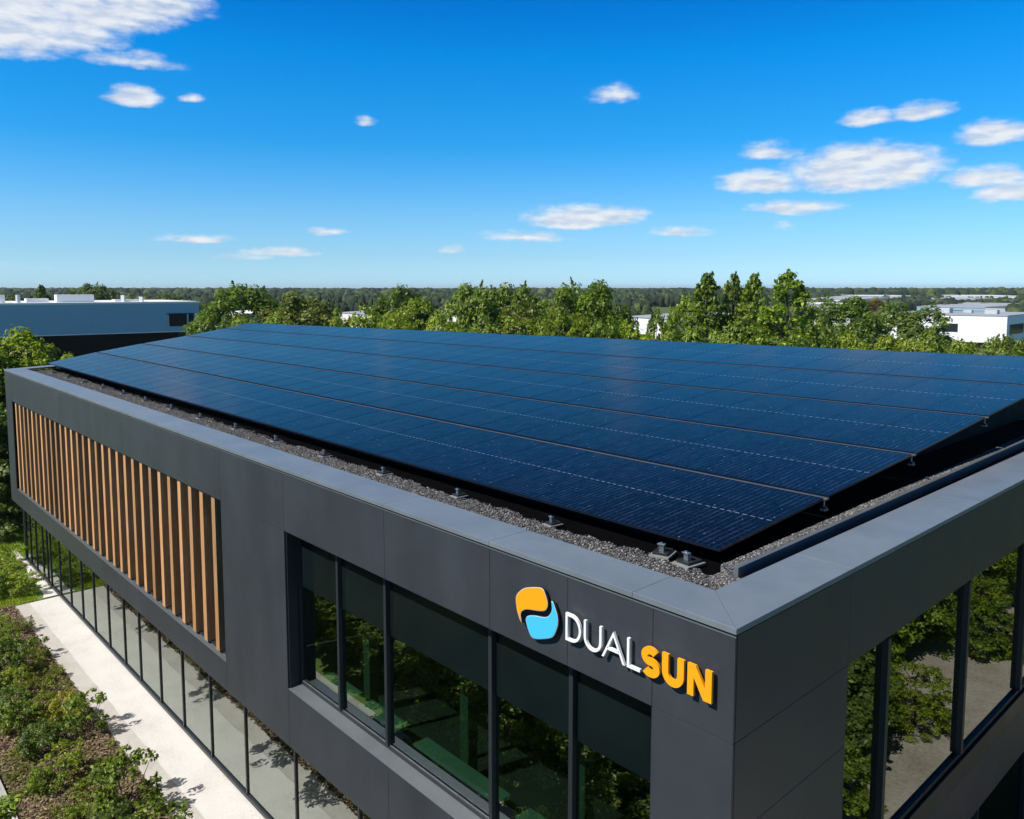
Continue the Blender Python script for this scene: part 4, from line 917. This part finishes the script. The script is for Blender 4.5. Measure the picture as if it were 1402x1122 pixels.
# ------------------------------------------------------------------ far buildings
def far_box(x0, x1, y, D, depth, wall, roof, label, D1=None, wins=(), name='warehouse', zb=0, group='buildings of the far industrial estate', slope=0, parapet=True):
    D1 = D1 or D*.91; h = ztop(y, D); a = at(x0, D); b = at(x1, D1); o = (a+b)/2; t = empty(name, (o[0], o[1], 0), label, 'building', group)
    a = a-o; b = b-o; u = (b-a)[:2]; L_ = np.linalg.norm(u); u /= L_; n = np.array([-u[1], u[0]])
    if n@Fv[:2] < 0: n = -n
    c = b[:2]+n*depth; d = a[:2]+n*depth; pl = [tuple(a[:2]), tuple(b[:2]), tuple(c), tuple(d)]
    MB().prism(pl, zb, h-.25).build('wall', MT[wall], t)
    e = .15; ue, ne = u*e, n*e
    pr = [tuple(a[:2]-ue-ne), tuple(b[:2]+ue-ne), tuple(c+ue+ne), tuple(d-ue+ne)]
    if slope:
        MB().prism(pr, h-.249, [h-.1, h-.1, h+slope, h+slope]).build('roof', MT[roof], t)
    else: MB().prism(pr, h-.249, h).build('roof', MT[roof], t)
    for (w0, w1, z0, z1) in wins:
        p = a[:2]+u*(L_*w0)-n*.04; q = a[:2]+u*(L_*w1)-n*.04; MB().prism([tuple(p), tuple(q), tuple(q+n*.06), tuple(p+n*.06)], z0*h, z1*h).build('window', MT['dark_glass'], t)
    return t, a, b, u, n, L_, h
strip = [(.08, .92, .30, .55)]
for i, (x0, x1, y, D, dp, wl, rf, lb, sl, wn_) in enumerate([
    (1100, 1162, 409, 470, 22, 'white_wall', 'roof_grey', 'long white low warehouse just right of the tallest pointed tree', 1.5, strip),
    (1138, 1166, 414, 330, 22, 'white_wall', 'white_wall', 'small white shed in front of the long low warehouse', 0, ()),
    (1164, 1204, 419, 300, 30, 'grey_wall', 'roof_grey', 'grey shed behind the gap between the two dark trees', 1, strip),
    (1212, 1246, 404, 640, 35, 'white_wall', 'white_wall', 'bright white building left of the far warehouses, on the skyline wood', 0, strip),
    (1236, 1302, 411, 520, 24, 'tan_wall', 'roof_grey', 'tan fronted long warehouse in the far estate', 2, ()),
    (1252, 1352, 419, 380, 34, 'blue_wall', 'roof_grey', 'widest grey blue warehouse behind the white building with windows', 1.5, [(.05, .95, .2, .5)]),
    (1298, 1344, 412, 470, 22, 'white_wall', 'roof_dark', 'white warehouse with dark roof behind the widest one', 1, strip),
    (1354, 1386, 404, 620, 35, 'white_wall', 'white_wall', 'bright white block at far right on the skyline wood', 0, strip),
    (1384, 1450, 411, 480, 24, 'tan_wall', 'roof_dark', 'tan warehouse with dark roof at the right picture edge', 1, strip),
    (1345, 1420, 420, 330, 30, 'grey_wall', 'roof_dark', 'grey warehouse with dark roof behind the white building corner', 1.5, ()),
    (1198, 1236, 426, 260, 25, 'white_wall', 'roof_grey', 'white shed half hidden by the spreading dark tree', 1, strip),
    (1180, 1240, 413, 560, 24, 'grey_wall', 'roof_grey', 'grey warehouse below the bright white skyline building', 1, strip),
    (862, 924, 432, 150, 14, 'white_wall', 'roof_grey', 'low white flat roofed building right of the tall central tree', .6, ()),
    (466, 508, 427, 230, 20, 'white_wall', 'roof_grey', 'white shed between the olive tree and the bumpy dark tree', .8, ()),
    (494, 514, 421, 280, 14, 'tan_wall', 'white_wall', 'tan gabled house peeping over the white shed left of centre', 0, strip),
    (592, 634, 428, 230, 20, 'white_wall', 'roof_grey', 'white shed behind the bushes left of the two joined trees', .8, strip),
    (1290, 1318, 405, 800, 30, 'white_wall', 'white_wall', 'tiny white block in the farthest wood', 0, ()),
    (282, 300, 428, 150, 10, 'grey_wall', 'white_wall', 'small grey house behind the end of the long pale building', .5, strip)]):
    far_box(x0, x1, y, D, dp, wl, rf, lb, slope=sl, wins=wn_)
# white building with windows, right
D0 = 150; cpt = at(1376, D0); apt = at(1205, 166); u = (apt-cpt)[:2]; La = np.linalg.norm(u); u /= La; v = np.array([u[1], -u[0]])
if v@Rv[:2] < 0: v = -v
h = ztop(433, D0); wb = empty('white_office', (cpt[0], cpt[1], 0), 'white flat roofed building with dark windows and black base at the far right', 'building')
pl = [(0, 0), tuple(v*26), tuple(v*26+u*La), tuple(u*La)]
MB().prism(pl, 1.15, h).build('wall', MT['white_wall'], wb); MB().prism([tuple(np.array(q)*.97+.1*(u+v)) for q in pl], 0, 1.14).build('base', MT['black'], wb)
MB().prism([tuple(np.array(q)+.12*((-u-v) if i == 0 else (v-u) if i == 1 else (u+v) if i == 2 else (u-v))) for i, q in enumerate(pl)], h+.002, h+.16).build('roof', MT['roof_grey'], wb)
def wwin(dir_, other, s0, s1, z0, z1):
    p = dir_*s0-other*.05; q = dir_*s1-other*.05; f_ = MB().prism([tuple(p), tuple(q), tuple(q+other*.09), tuple(p+other*.09)], z0, z1).build('window', MT['dark_glass'], wb)
    n_ = max(2, int((s1-s0)/1.3))
    for i in range(n_+1):
        c = dir_*(s0+(s1-s0)*i/n_)-other*.08; MB().prism([tuple(c-dir_*.05), tuple(c+dir_*.05), tuple(c+dir_*.05+other*.03), tuple(c-dir_*.05+other*.03)], z0, z1).build('mullion', MT['frame'], f_)
wwin(u, v, La*.37, La*.50, 3.0, 4.6); wwin(u, v, La*.70, La*.85, 3.0, 4.6); wwin(v, u, 2.0, 12, 2.7, 4.6); wwin(v, u, 14, 22, 2.7, 4.6)
for i, (a_, b_, s_) in enumerate(((.2, .3, 1.1), (.45, .5, .8), (.62, .4, 1.4), (.8, .6, 1.0))):
    c = u*La*a_+v*26*b_; MB().box(c[0]-s_, c[0]+s_, c[1]-s_*.7, c[1]+s_*.7, h+.17, h+.17+s_*.7).build('roof_unit', MT['grey_wall'], wb)
# long pale building, left
A = at(-230, 81); Bp = at(275, 103); u = (Bp-A)[:2]; Lb = np.linalg.norm(u); u /= Lb; n = np.array([-u[1], u[0]])
if n@Fv[:2] < 0: n = -n
zt_ = ztop(415, 103); zb_ = ztop(452, 103)
lb_ = empty('pale_office', (Bp[0], Bp[1], 0), 'long pale building with painted blue shade, an overhanging upper storey and one dark window', 'building')
P0 = -u*Lb; pl = [tuple(P0), (0, 0), tuple(n*18), tuple(P0+n*18)]
MB().prism(pl, zb_, zt_).build('upper_wall', MT['blue_wall'], lb_)
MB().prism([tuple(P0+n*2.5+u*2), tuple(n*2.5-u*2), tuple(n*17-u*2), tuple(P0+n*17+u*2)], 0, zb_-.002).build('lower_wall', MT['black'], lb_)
MB().prism([tuple(P0-n*.1), tuple(u*.1-n*.1), tuple(n*18.1+u*.1), tuple(P0+n*18.1)], zt_+.002, zt_+.22).build('roof', MT['white_wall'], lb_)
MB().prism([tuple(P0-n*.06), tuple(u*.06-n*.06), tuple(u*.06+n*.2), tuple(P0+n*.2)], zb_-.12, zb_-.004).build('edge_trim', MT['white_wall'], lb_)
def lw(s0, s1, z0, z1, nm='window', mat='dark_glass', pro=.05):
    p = -u*s1-n*pro; q = -u*s0-n*pro; return MB().prism([tuple(p), tuple(q), tuple(q+n*.1), tuple(p+n*.1)], z0, z1).build(nm, MT[mat], lb_)
pxm = 103/FPX
wf = lw(.7, 3.7, zb_+.6, zb_+2.1)
lw(.6, 3.9, zb_+2.1, zb_+2.2, 'window_lintel', 'black', .12); lw(1.35, 1.55, zb_+.6, zb_+2.1, 'mullion', 'blue_wall', .09); lw(3.7, 3.85, zb_+.55, zb_+2.1, 'window_frame', 'grey_wall', .08)
for i in range(1, 12): lw(i*4.0, i*4.0+.03, zb_, zt_, 'panel_joint', 'grey_wall', .012)
for (s0, s1, hh, d0, mt_) in ((11.5, 15.5, .9, 3, 'white_wall'), (16.2, 18.5, .45, 4, 'white_wall'), (6, 9, .25, 4, 'white_wall'), (19.3, 19.6, .9, 2, 'grey_wall'), (20.8, 21.3, .9, 2, 'white_wall'), (22.4, 22.6, .9, 2, 'grey_wall'), (8.2, 8.35, .8, 2, 'grey_wall'), (6.1, 6.25, .6, 2, 'grey_wall'), (26, 30, .5, 5, 'grey_wall')):
    p = -u*s1+n*d0; q = -u*s0+n*d0; MB().prism([tuple(p), tuple(q), tuple(q+n*1.8), tuple(p+n*1.8)], zt_+.223, zt_+.22+hh).build('roof_unit', MT[mt_], lb_)

# ------------------------------------------------------------------ far forest
def ico2():
    t = (1+5**.5)/2; v = [(-1, t, 0), (1, t, 0), (-1, -t, 0), (1, -t, 0), (0, -1, t), (0, 1, t), (0, -1, -t), (0, 1, -t), (t, 0, -1), (t, 0, 1), (-t, 0, -1), (-t, 0, 1)]
    f = [(0, 11, 5), (0, 5, 1), (0, 1, 7), (0, 7, 10), (0, 10, 11), (1, 5, 9), (5, 11, 4), (11, 10, 2), (10, 7, 6), (7, 1, 8), (3, 9, 4), (3, 4, 2), (3, 2, 6), (3, 6, 8), (3, 8, 9), (4, 9, 5), (2, 4, 11), (6, 2, 10), (8, 6, 7), (9, 8, 1)]
    v = [np.array(q)/np.linalg.norm(q) for q in v]; f2 = []; cache = {}
    def mid(a, b):
        k = (min(a, b), max(a, b))
        if k not in cache: m = v[a]+v[b]; v.append(m/np.linalg.norm(m)); cache[k] = len(v)-1
        return cache[k]
    for a, b, c in f:
        ab, bc, ca = mid(a, b), mid(b, c), mid(c, a); f2 += [(a, ab, ca), (b, bc, ab), (c, ca, bc), (ab, bc, ca)]
    return np.array(v), np.array(f2)
IV, IF = ico2()
rg = np.random.default_rng(77)
def wood(name, xr, Dr, n, hr, rr, mat='forest', gaps=()):
    x = rg.uniform(*xr, n); D = np.exp(rg.uniform(math.log(Dr[0]), math.log(Dr[1]), n)); keep = np.ones(n, bool)
    for (a, b, c, d) in gaps: keep &= ~((x > a) & (x < b) & (D > c) & (D < d))
    x, D = x[keep], D[keep]; n = len(x); k = (x-701)/FPX
    c = CAM[None, :2]+Fv[None, :2]*D[:, None]+Rv[None, :2]*(D*k)[:, None]; h = rg.uniform(*hr, n)*rg.uniform(.9, 1.08, n); r = rg.uniform(*rr, n)*(.7+D/900)
    v = IV[None]*(1+rg.uniform(-.28, .28, (n, len(IV), 1))); v = v*np.stack([r, r, h*.5], 1)[:, None, :]; v[:, :, 2] = np.where(v[:, :, 2] < 0, v[:, :, 2]*1.0, v[:, :, 2])+h[:, None]*.5
    v[:, :, 0] += c[:, None, 0]; v[:, :, 1] += c[:, None, 1]
    f = (IF[None]+(np.arange(n)*len(IV))[:, None, None]).reshape(-1, 3)
    return tag(link(name, idx_mesh(name, v.reshape(-1, 3), f, MT[mat])), kind='stuff')
wood('far_forest', (-350, 1800), (700, 2200), 9000, (6.6, 10.9), (2.0, 4.6))
wood('middle_forest', (-350, 1090), (190, 720), 8000, (4.5, 8.3), (1.1, 2.4), gaps=[(455, 520, 190, 300), (585, 640, 190, 260), (885, 935, 190, 470)])
wood('estate_trees', (1090, 1800), (200, 720), 2600, (3.2, 6.2), (1.2, 2.6), gaps=[(1090, 1170, 200, 330), (1240, 1380, 200, 380)])

# ------------------------------------------------------------------ the air between here and the horizon
hz = MB().box(-4990, 2990, -590, 5990, -1.0, 24.0)
mh = bpy.data.materials.new('haze'); mh.use_nodes = True; mh.node_tree.nodes.clear()
pv_ = mh.node_tree.nodes.new('ShaderNodeVolumePrincipled'); pv_.inputs['Color'].default_value = (.80, .90, 1, 1); pv_.inputs['Density'].default_value = .00010; pv_.inputs['Anisotropy'].default_value = .2
ho_ = mh.node_tree.nodes.new('ShaderNodeOutputMaterial'); mh.node_tree.links.new(pv_.outputs[0], ho_.inputs['Volume'])
tag(hz.build('haze', mh), kind='stuff')
